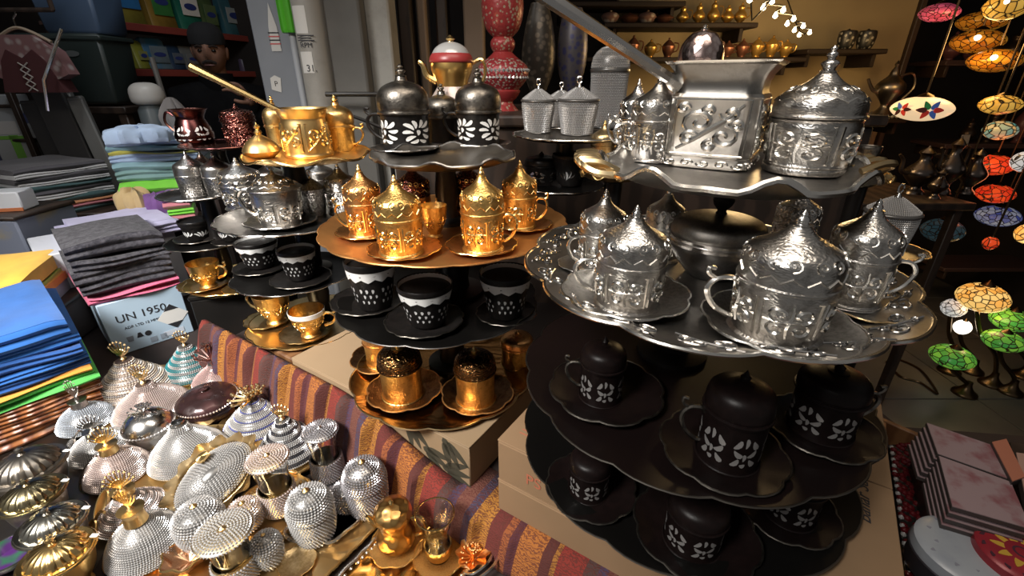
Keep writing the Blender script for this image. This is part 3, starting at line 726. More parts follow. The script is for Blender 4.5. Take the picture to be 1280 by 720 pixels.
cup_on('dark', 'lidded_cup', 'gold cup gleaming in shadow at the right edge of the bottom bronze tray', 646, 465, 412, 40, C3, mb=gold, ml=copper)

# ================================================================ left stack
L0, L1, L2, L3 = 1.347, 1.213, 1.075, .946
tray('serving_tray', 'wavy gold tray with the gold coffee pot, top of the left stack', 'tray', -.432, 1.0, L0, .131, gold_p, gold_r, .009, (7,.05), lambda t: .0045*cos(7*t), .0025, n=98)
tray('serving_tray', 'dark silver scalloped tray crowded with silver cups under the gold tray', 'tray', -.490, 1.0, L1, .160, pewter_l, silver_p, .010, (16,.03), rimr=.0018, n=96)
tray('serving_tray', 'black scalloped tray with two black cups, left of the centre stack', 'tray', -.515, 1.0, L2, .138, black_t, silver_p, .009, (11,.04), rimr=.0014, n=99)
tray('serving_tray', 'gold scalloped tray with two gold teacups, bottom of the left stack', 'tray', -.505, 1.0, L3, .142, gold_pale, gold_r, .009, (11,.04), rimr=.0016, n=99)
for (z0, z1, n_) in ((L1, L0, 'under the wavy gold tray'), (L2, L1, 'under the dark silver tray'), (L3, L2, 'under the black tray of the left stack')):
    pedestal('black stand '+n_, -.49, 1.04, z0+.002, z1, .045, black)
p, r = stand(387, 199, 56, L0+.002); h = ztop(p, 136)-L0
t = thing('coffee_pot', 'gold coffee pot with embossed belly and long slim handle', 'coffee pot', p)
GP = [(0,0),(r*1.0,0),(r*1.04,h*.05),(r*1.0,h*.12),(r*.97,h*.6),(r*.9,h*.8),(r*1.0,h*.95),(r*1.06,h)]
put('pot_body', lathe(smoothp(GP[1:],3)+[(r*.9,h*.8),(r*.3,h*.6)], 40), gold_p, t)
put('embossed_panel', relief(GP, h*.15, h*.7, 5, MOTIF2, r*.05, r*.01, 4, .85, True), gold_r, t)
a = aty(347, 137, p.y-.01) - p; b = aty(238, 83, p.y-.03) - p
put('long_handle', tube([a.lerp(b,k/8) for k in range(-1,9)], lambda s: .0045+.0035*s, 8), gold_r, t)
GL = 'gold lidded cups on the wavy gold tray'
cup_on('round', 'lidded_cup', 'gold lidded cup right of the gold coffee pot, handle right', 427, 190, 118, 38, L0, mb=gold, ml=gold_p, mf=gold_r, mh=gold_r, ha=-.1, group=GL)
cup_on('round', 'lidded_cup', 'gold lidded cup half hidden behind the left of the gold coffee pot', 351, 188, 119, 26, L0, mb=gold, ml=gold_p, mf=gold_r, group=GL)
p, r = stand(329, 200, 44, L0+.002); h = ztop(p, 154)-L0
t = thing('lidded_dish', 'small gold dish with flared pointed lid at the left of the gold tray', 'dish', p)
put('dish', lathe([(r*.6,0),(r*.9,h*.12),(r*1.0,h*.2),(r*.9,h*.22)], 32), gold_p, t)
l = put('lid', lathe(smoothp([(r*1.0,h*.2),(r*.85,h*.36),(r*.6,h*.5),(r*.25,h*.62),(r*.14,h*.66)],3), 32), gold_p, t)
put('finial', lathe([(r*.14,h*.66),(r*.22,h*.72),(r*.1,h*.8),(r*.18,h*.88),(r*.06,h*.94),(0,h)], 14), gold_r, l)
GSL = 'silver lidded cups on the dark silver tray'
lk = dict(mb=pewter_l, ml=silver, mf=silver_p, mh=silver_p, group=GSL)
cup_on('cone', 'lidded_cup', 'wide silver lidded cup at the front of the dark silver tray', 353, 288, 205, 58, L1, (353, 290, 86), 'silver lace saucer under the wide silver cup', pewter_l, silver_p, mb=silver, ml=silver, mf=silver_p, rel=5, relm=silver_r, mh=silver_p, ha=pi, group=GSL)
cup_on('ogee', 'lidded_cup', 'silver lidded cup at the left of the dark silver tray', 308, 264, 196, 46, L1, ha=-.2, rel=5, relm=silver_r, **lk)
cup_on('cone', 'lidded_cup', 'small dark silver cup right of the wide silver cup', 395, 272, 214, 32, L1, **dict(lk, ml=pewter_l))
cup_on('ogee', 'lidded_cup', 'grey silver lidded cup at the right edge of the dark silver tray', 430, 270, 203, 36, L1, rel=5, relm=silver_p, **lk)
cup_on('ogee', 'lidded_cup', 'silver lidded cup in the back row of the dark silver tray, left of middle', 342, 250, 200, 34, L1, **lk)
cup_on('ogee', 'lidded_cup', 'silver lidded cup in the back row of the dark silver tray, right of middle', 404, 248, 198, 34, L1, **lk)
for (px, pyf, pyt, wp, sa, where) in ((327,338,302,46,(327,346,64),'left'), (377,353,312,42,(377,363,72),'right')):
    zz = L2+.002
    ps, rs = stand(*sa, zz+.003); saucer('black lace saucer under the %s cup on the black tray of the left stack' % where, (ps.x, ps.y, zz), rs, black, pewter, 'saucers on the left black tray', (14,.05))
    p, r = stand(px, pyf, wp*.72, zz+.003); r /= .72
    filigree('coffee_cup', 'black cup with white zigzag rim, %s on the black tray of the left stack' % where, p, r, ztop(p, pyt)-zz, black, porcel, inlay, 'black cups on the left black tray')
for (px, pyf, pyt, wp, sa, ha, where, bd) in ((346,407,367,42,(336,412,56),pi*.95,'left',None), (389,424,388,42,(382,431,62),0,'right',porcel)):
    zz = L3+.002
    ps, rs = stand(*sa, zz+.003); saucer('gold lace saucer under the %s gold teacup of the left stack' % where, (ps.x, ps.y, zz), rs, gold_pale, gold_r, 'saucers under the gold teacups', (12,.05))
    p, r = stand(px, pyf, wp*.6, zz+.003); r /= .6
    teacup('teacup', 'gold teacup on the lowest tray of the left stack, %s one' % where, p, r, ztop(p, pyt)-zz, gold, gold_r, ha, 'gold teacups of the left stack', bd)

# ================================================================ far left small stacks
K0, K1, K2, K3 = 1.345, 1.219, 1.089, .973
tray('serving_tray', 'dark red copper tray behind the gold coffee pot handle', 'tray', -.725, 1.2, K0, .102, redcop, redcop, .007, (12,.03), n=72)
tray('serving_tray', 'small silver tray with silver cups in front of the green towels', 'tray', -.827, 1.2, K1, .096, pewter_l, silver_p, .008, (14,.03), n=84)
tray('serving_tray', 'small black tray with two fan-patterned black cups', 'tray', -.842, 1.2, K2, .101, black_t, pewter, .008, (11,.03), n=77)
tray('serving_tray', 'small gold tray with a gold teacup beside the light blue box', 'tray', -.800, 1.2, K3, .122, gold_p, gold_r, .008, (9,.05), n=81)
for (z0, z1, x, n_) in ((K1, K0, -.765, 'under the dark red copper tray'), (K2, K1, -.83, 'under the small silver tray'), (K3, K2, -.83, 'under the small black tray')):
    pedestal('black stand '+n_, x, 1.225, z0+.002, z1, .035, black)
p, r = stand(246, 181, 42, K0+.002); h = ztop(p, 137)-K0
t = thing('coffee_pot', 'dark copper pot with flared rim and white floral belly', 'coffee pot', p)
DP = [(r*.8,0),(r*.98,h*.12),(r*1.0,h*.3),(r*.8,h*.62),(r*.72,h*.75),(r*.92,h*.95),(r*1.0,h)]
put('pot_body', lathe(smoothp(DP,3)+[(r*.7,h*.8),(r*.2,h*.7)], 36), redcop, t)
put('floral_inlay', leaves([(r*.98,0)]+DP[1:], h*.08, h*.55, 6, off=.0006), inlay, t)
put('handle', tube(curve([(-r*.9,0,h*.8),(-r*1.3,0,h*.9),(-r*1.5,0,h*.6),(-r*1.0,0,h*.3)],5), r*.07, 6), redcop, t)
p, r = stand(304, 181, 38, K0+.002)
lidded('dark', 'lidded_cup', 'dark red lidded cup right of the dark copper pot', p, r, ztop(p, 130)-K0, redcop, redcop, redcop, rel=5, relm=redcop)
kk = dict(mb=pewter_l, ml=silver, mf=silver_p, group='silver lidded cups on the small silver tray')
for (px, pyf, pyt, wp, lab, kw) in ((246,247,188,34,'silver lidded cup at the left of the small silver tray',{}), (279,249,190,34,'silver lidded cup at the right of the small silver tray',{}), (262,240,188,30,'copper tinted lidded cup behind the two silver cups of the small tray',dict(ml=M('rosy pewter', (.42,.27,.22), 1, .3, ('scroll',3,(.2,.12,.1),.5,.9))))):
    cup_on('ogee', 'lidded_cup', lab, px, pyf, pyt, wp, K1, **dict(kk, **kw))
for (px, pyf, pyt, wp, sa, where) in ((250,302,276,36,(248,306,52),'left'), (291,303,279,32,(290,308,44),'right')):
    zz = K2+.002
    ps, rs = stand(*sa, zz+.003); saucer('black saucer under the %s fan-patterned cup' % where, (ps.x, ps.y, zz), rs, black, pewter, 'saucers on the small black tray')
    p, r = stand(px, pyf, wp*.72, zz+.003); r /= .72
    filigree('coffee_cup', 'black cup with white fan pattern, %s on the small black tray' % where, p, r, ztop(p, pyt)-zz, black, porcel, porcel, 'fan-patterned cups on the small black tray', None, True)
zz = K3+.002
ps, rs = stand(256, 366, 58, zz+.003); saucer('gold saucer under the teacup of the small gold tray', (ps.x, ps.y, zz), rs, gold_p, gold_r)
p, r = stand(261, 361, 36*.6, zz+.003); r /= .6
teacup('teacup', 'gold teacup on the small gold tray beside the light blue box', p, r, ztop(p, 329)-zz, gold, gold_r, -.1)
ps, rs = stand(300, 368, 40, zz+.003); saucer('small empty gold saucer at the right of the small gold tray', (ps.x, ps.y, zz), rs, gold_p, gold_r)

# ================================================================ middle back stack and right side trays
M0, M1 = 1.379, 1.267
tray('serving_tray', 'silver rimmed tray with white crystal cups behind the big pot handle', 'tray', .129, 1.08, M0, .129, pewter, silver_r, .008, (12,.04), rimr=.002, n=84)
tray('serving_tray', 'dark tray with white rim below the crystal cups', 'tray', .114, 1.08, M1, .105, black_t, silver_p, .008, (12,.04), rimr=.0016, n=84)
pedestal('black stand under the crystal cup tray', .125, 1.12, M1+.002, M0, .04, black)
mk = dict(mb=back_w, ml=back_w, mf=silver_p, bead=.075, beadm=bead_w, group='white crystal cups with cone lids')
cup_on('cone', 'lidded_cup', 'white crystal cup with cone lid at the left front of the back tray', 672, 168, 100, 40, M0, **mk)
cup_on('cone', 'lidded_cup', 'white crystal cup with cone lid and loop at the right front of the back tray', 721, 171, 97, 48, M0, **mk)
cup_on('cone', 'lidded_cup', 'white crystal cup with cone lid behind the two front ones', 700, 160, 104, 38, M0, **mk)
p, r = stand(757, 161, 44, M0+.002)
lidded('can', 'lidded_can', 'tall white crystal canister with domed lid', p, r, ztop(p, 54)-M0, back_w, back_w, silver_p, bead=.085, beadm=bead_w, cat='canister')
p, r = stand(676, 233, 42, M1+.002)
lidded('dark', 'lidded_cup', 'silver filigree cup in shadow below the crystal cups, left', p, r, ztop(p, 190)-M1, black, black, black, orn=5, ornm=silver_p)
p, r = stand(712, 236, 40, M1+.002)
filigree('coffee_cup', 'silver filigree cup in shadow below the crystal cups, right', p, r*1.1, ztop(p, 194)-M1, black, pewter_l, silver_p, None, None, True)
tray('serving_tray', 'pierced gold tray edge behind the left end of the wavy silver tray', 'tray', .21, .96, 1.315, .070, gold_pale, gold_r, .010, (10,.08), lambda t: .006*cos(10*t), .002, n=80)
pedestal('black stand under the pierced gold tray', .215, .97, .90, 1.315, .035, black)
p, r = stand(752, 212, 30, 1.318)
lidded('ogee', 'lidded_cup', 'dim gold lidded cup on the pierced gold tray', p, r, ztop(p, 150)-1.318, gold_pale, gold_pale, gold_p)
tray('serving_tray', 'gold leaf tray just behind the right end of the wavy silver tray', 'tray', .722, .95, 1.309, .055, gold_pale, gold_r, .010, (8,.08), lambda t: .006*cos(8*t), .002, n=80)
pedestal('black stand under the gold leaf tray on the right', .722, .95, .90, 1.309, .03, black)
p, r = stand(1076, 220, 26, 1.312)
filigree('coffee_cup', 'dark openwork cup on the gold leaf tray', p, r, ztop(p, 183)-1.312, pewter, pewter, silver_p, None, None, True)
tray('serving_tray', 'small silver tray with gold border carrying the crystal cup on the right', 'tray', .745, .85, 1.187, .065, silver_t, gold_pale, .008, (10,.05), n=80)
pedestal('black stand under the small silver tray on the right', .745, .85, .86, 1.187, .03, black)
p, r = stand(1098, 322, 44, 1.19)
lidded('cone', 'lidded_cup', 'white crystal cup with cone lid at the right of the big silver tray', p, r*1.25, ztop(p, 232)-1.19, back_w, back_w, silver_p, bead=.075, beadm=bead_w)
# ================================================================ front table: sugar bowls, dishes, tea glasses
TZ = .8005
def crown(r, h, n=7):
    out = [lathe([(r*.25,0),(r*.32,h*.08),(r*.15,h*.16),(r*.2,h*.3)], 10)]
    for k in range(n):
        a = (k-(n-1)/2)*.30
        out.append(tube([(0,0,h*.2),(r*.9*sin(a),0,h*.2+h*.45*cos(a)),(r*1.25*sin(a),0,h*.2+h*.8*cos(a)*(1.0 if k % 2 == 0 else .85))], lambda s: r*.10*(1.2-s*.7), 5))
        out.append(lathe([(0,-r*.16),(r*.14,0),(0,r*.16)], 6) if 0 else xf(lathe([(0,-r*.16),(r*.15,0),(0,r*.16)], 6), (r*1.25*sin(a),0,h*.2+h*.8*cos(a))))
        out.append(tube([(r*.75*sin(a-.15),0,h*.2+h*.40*cos(a-.15)),(r*.75*sin(a+.15),0,h*.2+h*.40*cos(a+.15))], r*.07, 4))
    return join(*out)
def flower(r, h):
    out = [tube([(0,0,0),(0,0,h*.8)], r*.12, 6)]
    for k in range(26):
        a = k*2.4; e = .25+.75*((k*7) % 5)/4
        out.append(tube([(0,0,h*.15),(r*e*cos(a)*.8,r*e*sin(a)*.8,h*(.35+.5*(1-e))),(r*e*cos(a),r*e*sin(a),h*(.45+.5*(1-e)))], lambda s: r*.07, 4))
        out.append(xf(lathe([(0,-r*.11),(r*.10,-r*.05),(r*.10,r*.05),(0,r*.11)], 6), (r*e*cos(a),r*e*sin(a),h*(.47+.5*(1-e)))))
    return join(*out)
CONE = [(1,0),(1.03,.05),(1.0,.10),(.90,.22),(.83,.26),(.76,.40),(.66,.45),(.58,.58),(.46,.64),(.38,.78),(.26,.86),(.2,1.0)]
DOME = [(1,0),(1.03,.04),(1.02,.12),(.95,.32),(.82,.54),(.62,.74),(.40,.88),(.25,.95),(.2,1.0)]
BELL = [(1,0),(1.02,.04),(.99,.12),(.88,.30),(.68,.50),(.45,.68),(.28,.82),(.2,1.0)]
def stone_lid(name, label, cat, px, pyf, pytop, w, plate=None, prof=DOME, frac=.7, d=.07, m1=None, m2=None, every=None, fin='ball', mfin=None, mplate=None, group=None, sq=1, rz=0, z=None, tilt=None, neck=None):
    """a rhinestone covered lid on a metal plate; every -> rows that take the second stone colour"""
    z = TZ if z is None else z
    if plate:
        c, rp = stand(px, plate[0], plate[1], z)
    else: c, rp = stand(px, pyf, w*.98, z)
    r = w/2*depth(c)/FPX
    h = ztop(c, pytop)-z
    t = thing(name, label, cat, c, rz if tilt is None else (tilt[0], tilt[1], rz), group)
    mp = mplate or gold_p
    rp *= 1.12 if plate else 1
    put('plate', lathe([(rp*.6,0),(rp*.9,.004),(rp,.010),(rp,.013),(rp*.9,.010),(r*.9,.011),(r*.5,.011)], 40), mp, t, sc=(1,sq,1))
    hd = (h-.012)*frac
    P = [(a*r, .010+b*hd) for a, b in prof]
    lid = put('lid', lathe(smoothp(P, 2), 40), back_p if m1 in (bead_p, bead_c) else back_w, t, sc=(1,sq,1))
    dd = max(.0036, d*r*.82)
    if every:
        put('crystals', beads(P[1:], dd, .6, lambda k: not every(k)), m1, lid, kind='stuff')
        put('crystals', beads(P[1:], dd, .6, every), m2, lid, kind='stuff', label='coloured crystal rows')
    else: put('crystals', beads(P[1:], dd, .6), m1, lid, kind='stuff')
    z1 = .010+hd; hf = h-z1; mf = mfin or gold_r
    if neck:
        put('neck', lathe([(r*.22,z1-.004),(r*.30,z1),(r*.26,z1+hf*.2),(r*.28,z1+hf*neck),(r*.34,z1+hf*(neck+.05)),(r*.1,z1+hf*(neck+.05))], 20), mf, lid); z1 += hf*neck; hf *= (1-neck)
    if fin == 'crown': put('crown_finial', xf(crown(r*.30, hf), (0,0,z1)), mf, lid)
    elif fin == 'leaf': put('leaf_finial', xf(crown(r*.34, hf, 9), (0,0,z1), (0,0,.5)), mf, lid)
    elif fin == 'flower': put('branch_finial', xf(flower(r*.62, hf), (0,0,z1)), mf, lid)
    else: put('ball_finial', lathe([(r*.18,z1-.002),(r*.1,z1+hf*.2),(r*.17,z1+hf*.5),(r*.15,z1+hf*.8),(0,z1+hf)], 14), mf, lid)
    return t
GQ = None
stone_lid('lidded_dish', 'cream pearl cone-lidded dish with gold crown, behind the pinkish cone', 'dish', 172, 508, 428, 82, (514,96), CONE, .66, .08, bead_c, bead_w, lambda k: k % 3 == 0, 'crown', gold_pale)
stone_lid('lidded_dish', 'teal and white ringed cone-lidded dish with gold crown', 'dish', 243, 480, 414, 64, (487,80), CONE, .66, .08, bead_w, bead_t, lambda k: k % 4 in (0,1), 'crown', gold_pale)
stone_lid('lidded_dish', 'pinkish white smooth cone-lidded dish with gold crown', 'dish', 194, 534, 456, 80, (542,104), BELL, .60, .055, bead_p, None, None, 'crown', gold_pale)
stone_lid('lidded_dish', 'rosy crystal dish with spiky branch finial', 'dish', 274, 494, 424, 54, (496,70), BELL, .42, .08, M('rosy crystal', (.58,.40,.38), .4, .2), None, None, 'flower', M('rosy metal', (.5,.33,.30), 1, .25))
stone_lid('lidded_dish', 'small gold crystal dish with gold branch finial beside the brown bowl', 'dish', 312, 504, 468, 36, (508,46), DOME, .5, .1, gold_pale, gold_r, lambda k: k % 2, 'flower', gold_r)
stone_lid('lidded_dish', 'white cone-lidded dish with blue rings', 'dish', 324, 552, 486, 72, (558,84), CONE, .68, .07, bead_w, bead_n, lambda k: k % 6 in (0,), 'flower', gold_pale)
stone_lid('lidded_dish', 'white cone-lidded dish with black curl rings and gold finial', 'dish', 364, 590, 506, 74, (596,86), CONE, .70, .065, bead_w, bead_k, lambda k: k % 5 in (1,2), 'crown', gold_pale)
stone_lid('lidded_dish', 'large white crystal oval dome on a gold plate', 'dish', 240, 596, 526, 84, (606,106), BELL, .93, .045, bead_w, None, None, 'ball', silver_p, rz=.5, sq=.92)
# brown bowl
p, r = stand(265, 537, 66, TZ); h = ztop(p, 484)-TZ
t = thing('lidded_bowl', 'dark brown glossy lidded bowl with beaded rim', 'bowl', p)
brm = M('brown glaze', (.07,.03,.03), .3, .25, ('voronoi', 30, (.03,.015,.015), .2, .6), ('voronoi', 60, .4))
put('bowl', lathe(smoothp([(r*.5,0),(r*.85,h*.15),(r*1.0,h*.42),(r*.96,h*.5)],3), 36), brm, t)
l = put('lid', lathe(smoothp([(r*.98,h*.5),(r*1.03,h*.53),(r*.95,h*.66),(r*.7,h*.8),(r*.3,h*.87),(r*.12,h*.88)],3), 36), brm, t)
put('crystals', beads([(r*1.02,h*.54),(r*1.0,h*.58)], .006), bead_p, l, kind='stuff')
put('knob', lathe([(r*.12,h*.87),(r*.08,h*.9),(r*.16,h*.95),(0,h)], 12), brm, l)
# silver filigree bowl with feet
p, r = stand(197, 573, 52, TZ); h = ztop(p, 506)-TZ
t = thing('lidded_bowl', 'shiny silver openwork bowl on feet between the white domes', 'bowl', p)
put('bowl', lathe(smoothp([(r*.45,h*.12),(r*.8,h*.2),(r*1.0,h*.42),(r*.98,h*.5)],3), 36), silver, t)
for k in range(4):
    a = k*pi/2+.4; put('foot', tube([(r*.6*cos(a),r*.6*sin(a),h*.2),(r*.8*cos(a),r*.8*sin(a),h*.08),(r*.7*cos(a),r*.7*sin(a),.002)], r*.09, 5), silver_r, t)
l = put('lid', lathe(smoothp([(r*1.0,h*.5),(r*1.05,h*.53),(r*.92,h*.66),(r*.6,h*.78),(r*.2,h*.83)],3), 36), silver_p, t)
put('crystals', beads([(r*1.05,h*.52),(r*1.0,h*.58)], .006), bead_w, l, kind='stuff'); put('branch_finial', xf(flower(r*.5, h*.22), (0,0,h*.80)), silver_p, l)
# tilted shell dish leaning with its mouth to the right
c = atz(276, 618, TZ)
t = thing('leaf_dish', 'gold leaf-edged dish lying tilted with a white crystal cover and gold knob', 'dish', (c.x, c.y, TZ+.045), (radians(28), radians(-20), radians(56)))
r = .058; rh = lambda q: 1+.07*cos(14*q)+.04*cos(5*q)
put('leaf_plate', tray_vf(r*1.22, .016, 84, rh, .003), gold_pale, t, sc=(1.16,.84,1), loc=(0,0,-.010))
P = [(a*r, b*.026) for a, b in DOME]
l = put('lid', lathe(smoothp(P,2), 40), back_w, t, sc=(1.16,.72,1), loc=(0,0,-.004)); put('crystals', beads(P[1:], .0048), bead_w, l, kind='stuff')
put('ball_finial', lathe([(.010,.020),(.006,.028),(.0105,.036),(.009,.042),(0,.045)], 14), gold_r, l, loc=(.010,.045,-.008))
# sugar bowls with crown and scoop, in a slanting row
def scoop_vf(a, b, d):
    V, F = [], []; n, m = 18, 5
    for k in range(m+1):
        q = k/m
        for i in range(n):
            t = 2*pi*i/n; V.append((a*cos(t)*sin(q*pi/2), b*sin(t)*sin(q*pi/2), -d*cos(q*pi/2)))
    for k in range(m):
        for i in range(n):
            j = (i+1) % n; F.append((k*n+i, k*n+j, k*n+n+j, k*n+n+i))
    return V, F
def sugar(label, slabel, px, pyf, pyt, w, prof, m1, m2, every, mf, fin, frac, neck, spx, spy, sh, mscoop, d=.065):
    t = stone_lid('sugar_bowl', label, 'sugar bowl', px, pyf, pyt, w, None, prof, frac, d, m1, m2, every, fin, mf, mf, 'sugar bowls with crowns', 1, 0, TZ, None, neck)
    r = w/2*depth(t.location)/FPX
    hb = ztop(t.location, pyf-w*.42)-TZ
    dirx = Vector((-.92, -.42, 0)).normalized()
    s = atz(spx, spy, TZ+.036); kx = depth(s)/FPX
    a, b = sh*.21*kx, sh*.52*kx; zc = b*.86+.001
    s = atz(spx, spy, TZ+zc)
    q = thing('sugar_scoop', slabel, 'scoop', (s.x, s.y, TZ), 0, 'scoops beside the sugar bowls')
    R_ = (radians(52), 0, radians(-10))
    put('scoop_bowl', scoop_vf(a, b, a*1.1), mscoop, q, (0,0,zc), R_)
    put('scoop_rim', tube([(a*cos(u),b*sin(u),0) for u in [2*pi*i/22 for i in range(22)]], .0018, 5, True), mscoop, q, (0,0,zc), R_)
    put('stem', tube(curve([(.004,b*.55,zc+b*.70),(.008,b*.75,zc+b*1.05),(.016,b*.8,zc+b*1.4),(.026,b*.6,zc+b*1.5)],4), .0024, 5), mscoop, q)
    return t
sugar('blue white crystal sugar bowl with dark silver crown, beside the green towel', 'silver scoop left of the blue white sugar bowl', 112, 545, 476, 56, DOME, bead_b, None, None, pewter_l, 'crown', .42, .18, 87, 562, 28, silver_p)
sugar('white crystal sugar bowl with gold leaf crown, second in the slanting row', 'silver scoop left of the second sugar bowl', 130, 582, 520, 62, DOME, bead_w, None, None, pewter_l, 'leaf', .46, .2, 107, 597, 32, silver_p)
sugar('pinkish crystal sugar bowl with gold neck, third in the slanting row', 'gold scoop left of the third sugar bowl', 152, 613, 535, 66, DOME, bead_p, None, None, gold_p, 'leaf', .50, .25, 127, 632, 36, gold_p)
sugar('pink pearl ringed sugar bowl with gold feather crown', 'gold scoop left of the pearl ringed sugar bowl', 170, 668, 590, 74, CONE, bead_p, bead_w, lambda k: k % 4 == 0, gold_p, 'leaf', .50, .16, 112, 668, 34, gold_p)
sugar('white crystal sugar bowl with broad gold neck, nearest in the slanting row', 'gold scoop left of the nearest sugar bowl', 189, 714, 612, 82, DOME, bead_w, None, None, gold_p, 'crown', .48, .35, 140, 690, 46, gold_p, .06)
# fluted lidded bowls at the left edge
def fluted(label, px, pyl, w, hl, m, mb):
    """px, pyl: centre of the brim"""
    zb = TZ+hl; c = atz(px, pyl, zb); r = w/2*depth(c)/FPX
    t = thing('lidded_bowl', label, 'bowl', (c.x, c.y, TZ), 0, 'fluted lidded bowls at the table edge')
    put('bowl', lathe(smoothp([(r*.45,0),(r*.5,.004),(r*.4,hl*.15),(r*.75,hl*.5),(r*.88,hl*.85),(r*.86,hl*.97)],3), 36), mb, t)
    l = put('lid', lathe([(r*.88,hl*.97),(r*1.0,hl*.99),(r*1.01,hl),(r*.97,hl+.004),(r*.82,hl+.003)], 40, None, False), m, t)
    put('fluted_dome', lathe(smoothp([(r*.82,hl+.003),(r*.78,hl+r*.16),(r*.62,hl+r*.36),(r*.35,hl+r*.5),(r*.12,hl+r*.54)],3), 72, lambda a, k, q: q*(1+.045*cos(20*a))), m, l)
    put('rim', rim_vf(r*1.0, hl, .0022, 48), m, l)
    put('finial', lathe([(r*.14,hl+r*.52),(r*.06,hl+r*.6),(r*.13,hl+r*.68),(r*.1,hl+r*.76),(0,hl+r*.8)], 12), m, l)
    put('price_tab', box(.011,.006,.001,.0005), paper, l, (r*.75, r*.62, hl+.004))
    return t
brass = M('aged brass', (.42,.36,.22), 1, .25, ('noise', 8, (.25,.2,.11), .4, .7), ('noise', 10, .1))
fluted('dark pewter fluted bowl with black finial, at the back of the left edge', 35, 583, 76, .085, pewter, pewter)
fluted('aged brass fluted bowl, second along the left table edge', 40, 619, 66, .085, brass, pewter)
fluted('silver fluted bowl, third along the left table edge', 65, 655, 69, .08, M('aged silver', (.52,.50,.44), 1, .22, ('noise', 8, (.32,.3,.25), .4, .7)), pewter)
fluted('bright gold fluted bowl, nearest at the left table edge', 72, 693, 75, .075, gold_r, gold)
p, r = stand(20, 716, 56, TZ)
t = thing('dish', 'purple and green enamel dish at the bottom left corner', 'dish', p)
put('dish', lathe([(r*.5,0),(r*.9,.012),(r,.022),(r*.95,.024),(r*.6,.010),(0,.008)], 32), M('purple enamel', (.07,.02,.12), .2, .2, ('voronoi', 40, (.03,.12,.06), .5, .8)), t); put('rim', rim_vf(r, .023, .0016, 40), pewter_l, t)
t = thing('serving_tray', 'long dark tray under the left row of fluted bowls', 'tray', (*atz(60,690,TZ).xy, TZ-.0004)); put('plate', prism([(-.20,-.16),(.14,-.16),(-.02,.36),(-.36,.36)], 0, .0003), pewter, t)

# rectangular trays standing on the table, long side away from the kilim
VA = atan2(.838, .545)
def rtray(label, px, py, sx, sy, m, mr, z=TZ, ends=True):
    c = atz(px, py, z)
    t = thing('serving_tray', label, 'tray', c, VA)
    def rho(a):
        x, y = sx/2, sy/2; q = 1/((abs(cos(a))/x)**7+(abs(sin(a))/y)**7)**(1/7); return q*(1+.012*cos(22*a))
    n = 88; V, F = [], []
    rows = [(0,0),(.86,0),(.96,.005),(1.0,.010),(1.0,.0125),(.95,.007),(.86,.002),(0,.002)]
    for k, z_ in rows:
        for i in range(n):
            a = 2*pi*i/n; q = rho(a)*max(k,.002); V.append((q*cos(a), q*sin(a), z_))
    for k in range(len(rows)-1):
        for i in range(n):
            j = (i+1) % n; F.append((k*n+i, k*n+j, k*n+n+j, k*n+n+i))
    put('plate', (V, F), m, t)
    put('rim', tube([(rho(a)*cos(a), rho(a)*sin(a), .012) for a in [2*pi*i/n for i in range(n)]], .0028, 6, True), mr, t)
    bd = []
    for i in range(64):
        a = 2*pi*i/64; q = rho(a)*.95; bd.append(xf(lathe([(.0035,0),(.003,.003),(0,.0042)], 6), (q*cos(a), q*sin(a), .006)))
    put('beaded_border', join(*bd), mr, t, kind='stuff')
    if ends:
        for s in (-1, 1): put('handle', tube(curve([(s*sx*.49,-sy*.22,.012),(s*(sx*.5+.020),-sy*.14,.018),(s*(sx*.5+.026),0,.020),(s*(sx*.5+.020),sy*.14,.018),(s*sx*.49,sy*.22,.012)],5), .003, 6), mr, t)
    return t
rtray('gold leaf tray with beaded border under the front tea glass', 300, 672, .26, .135, gold_pale, gold_p)
rtray('gold tray with pierced ends under the white crystal cup', 384, 694, .25, .125, gold_pale, gold_p)
rtray('grey silver crystal tray with ornate edge beside the kilim', 446, 612, .22, .13, M('grey crystal tray', (.40,.38,.40), .9, .28, ('fine', 40, (.25,.24,.25), .4, .6), ('voronoi', 60, .5)), silver_r)
lt = rtray('gold tray with silver looped handles at the bottom middle', 520, 706, .24, .16, M('gold leaf relief', (.70,.42,.14), 1, .25, ('scroll', 12, (.35,.17,.04), .4, .9), ('scroll', 12, .6)), silver_r)
for x_ in (-.045, .055):
    for g_ in (.030, .022): put('looped_handle', tube(curve([(x_-g_*1.3,-.076,.012),(x_-g_*1.2,-.076-g_*.8,.020),(x_,-.076-g_*1.25,.024),(x_+g_*1.2,-.076-g_*.8,.020),(x_+g_*1.3,-.076,.012)],6), .0024, 6), silver_r, lt)
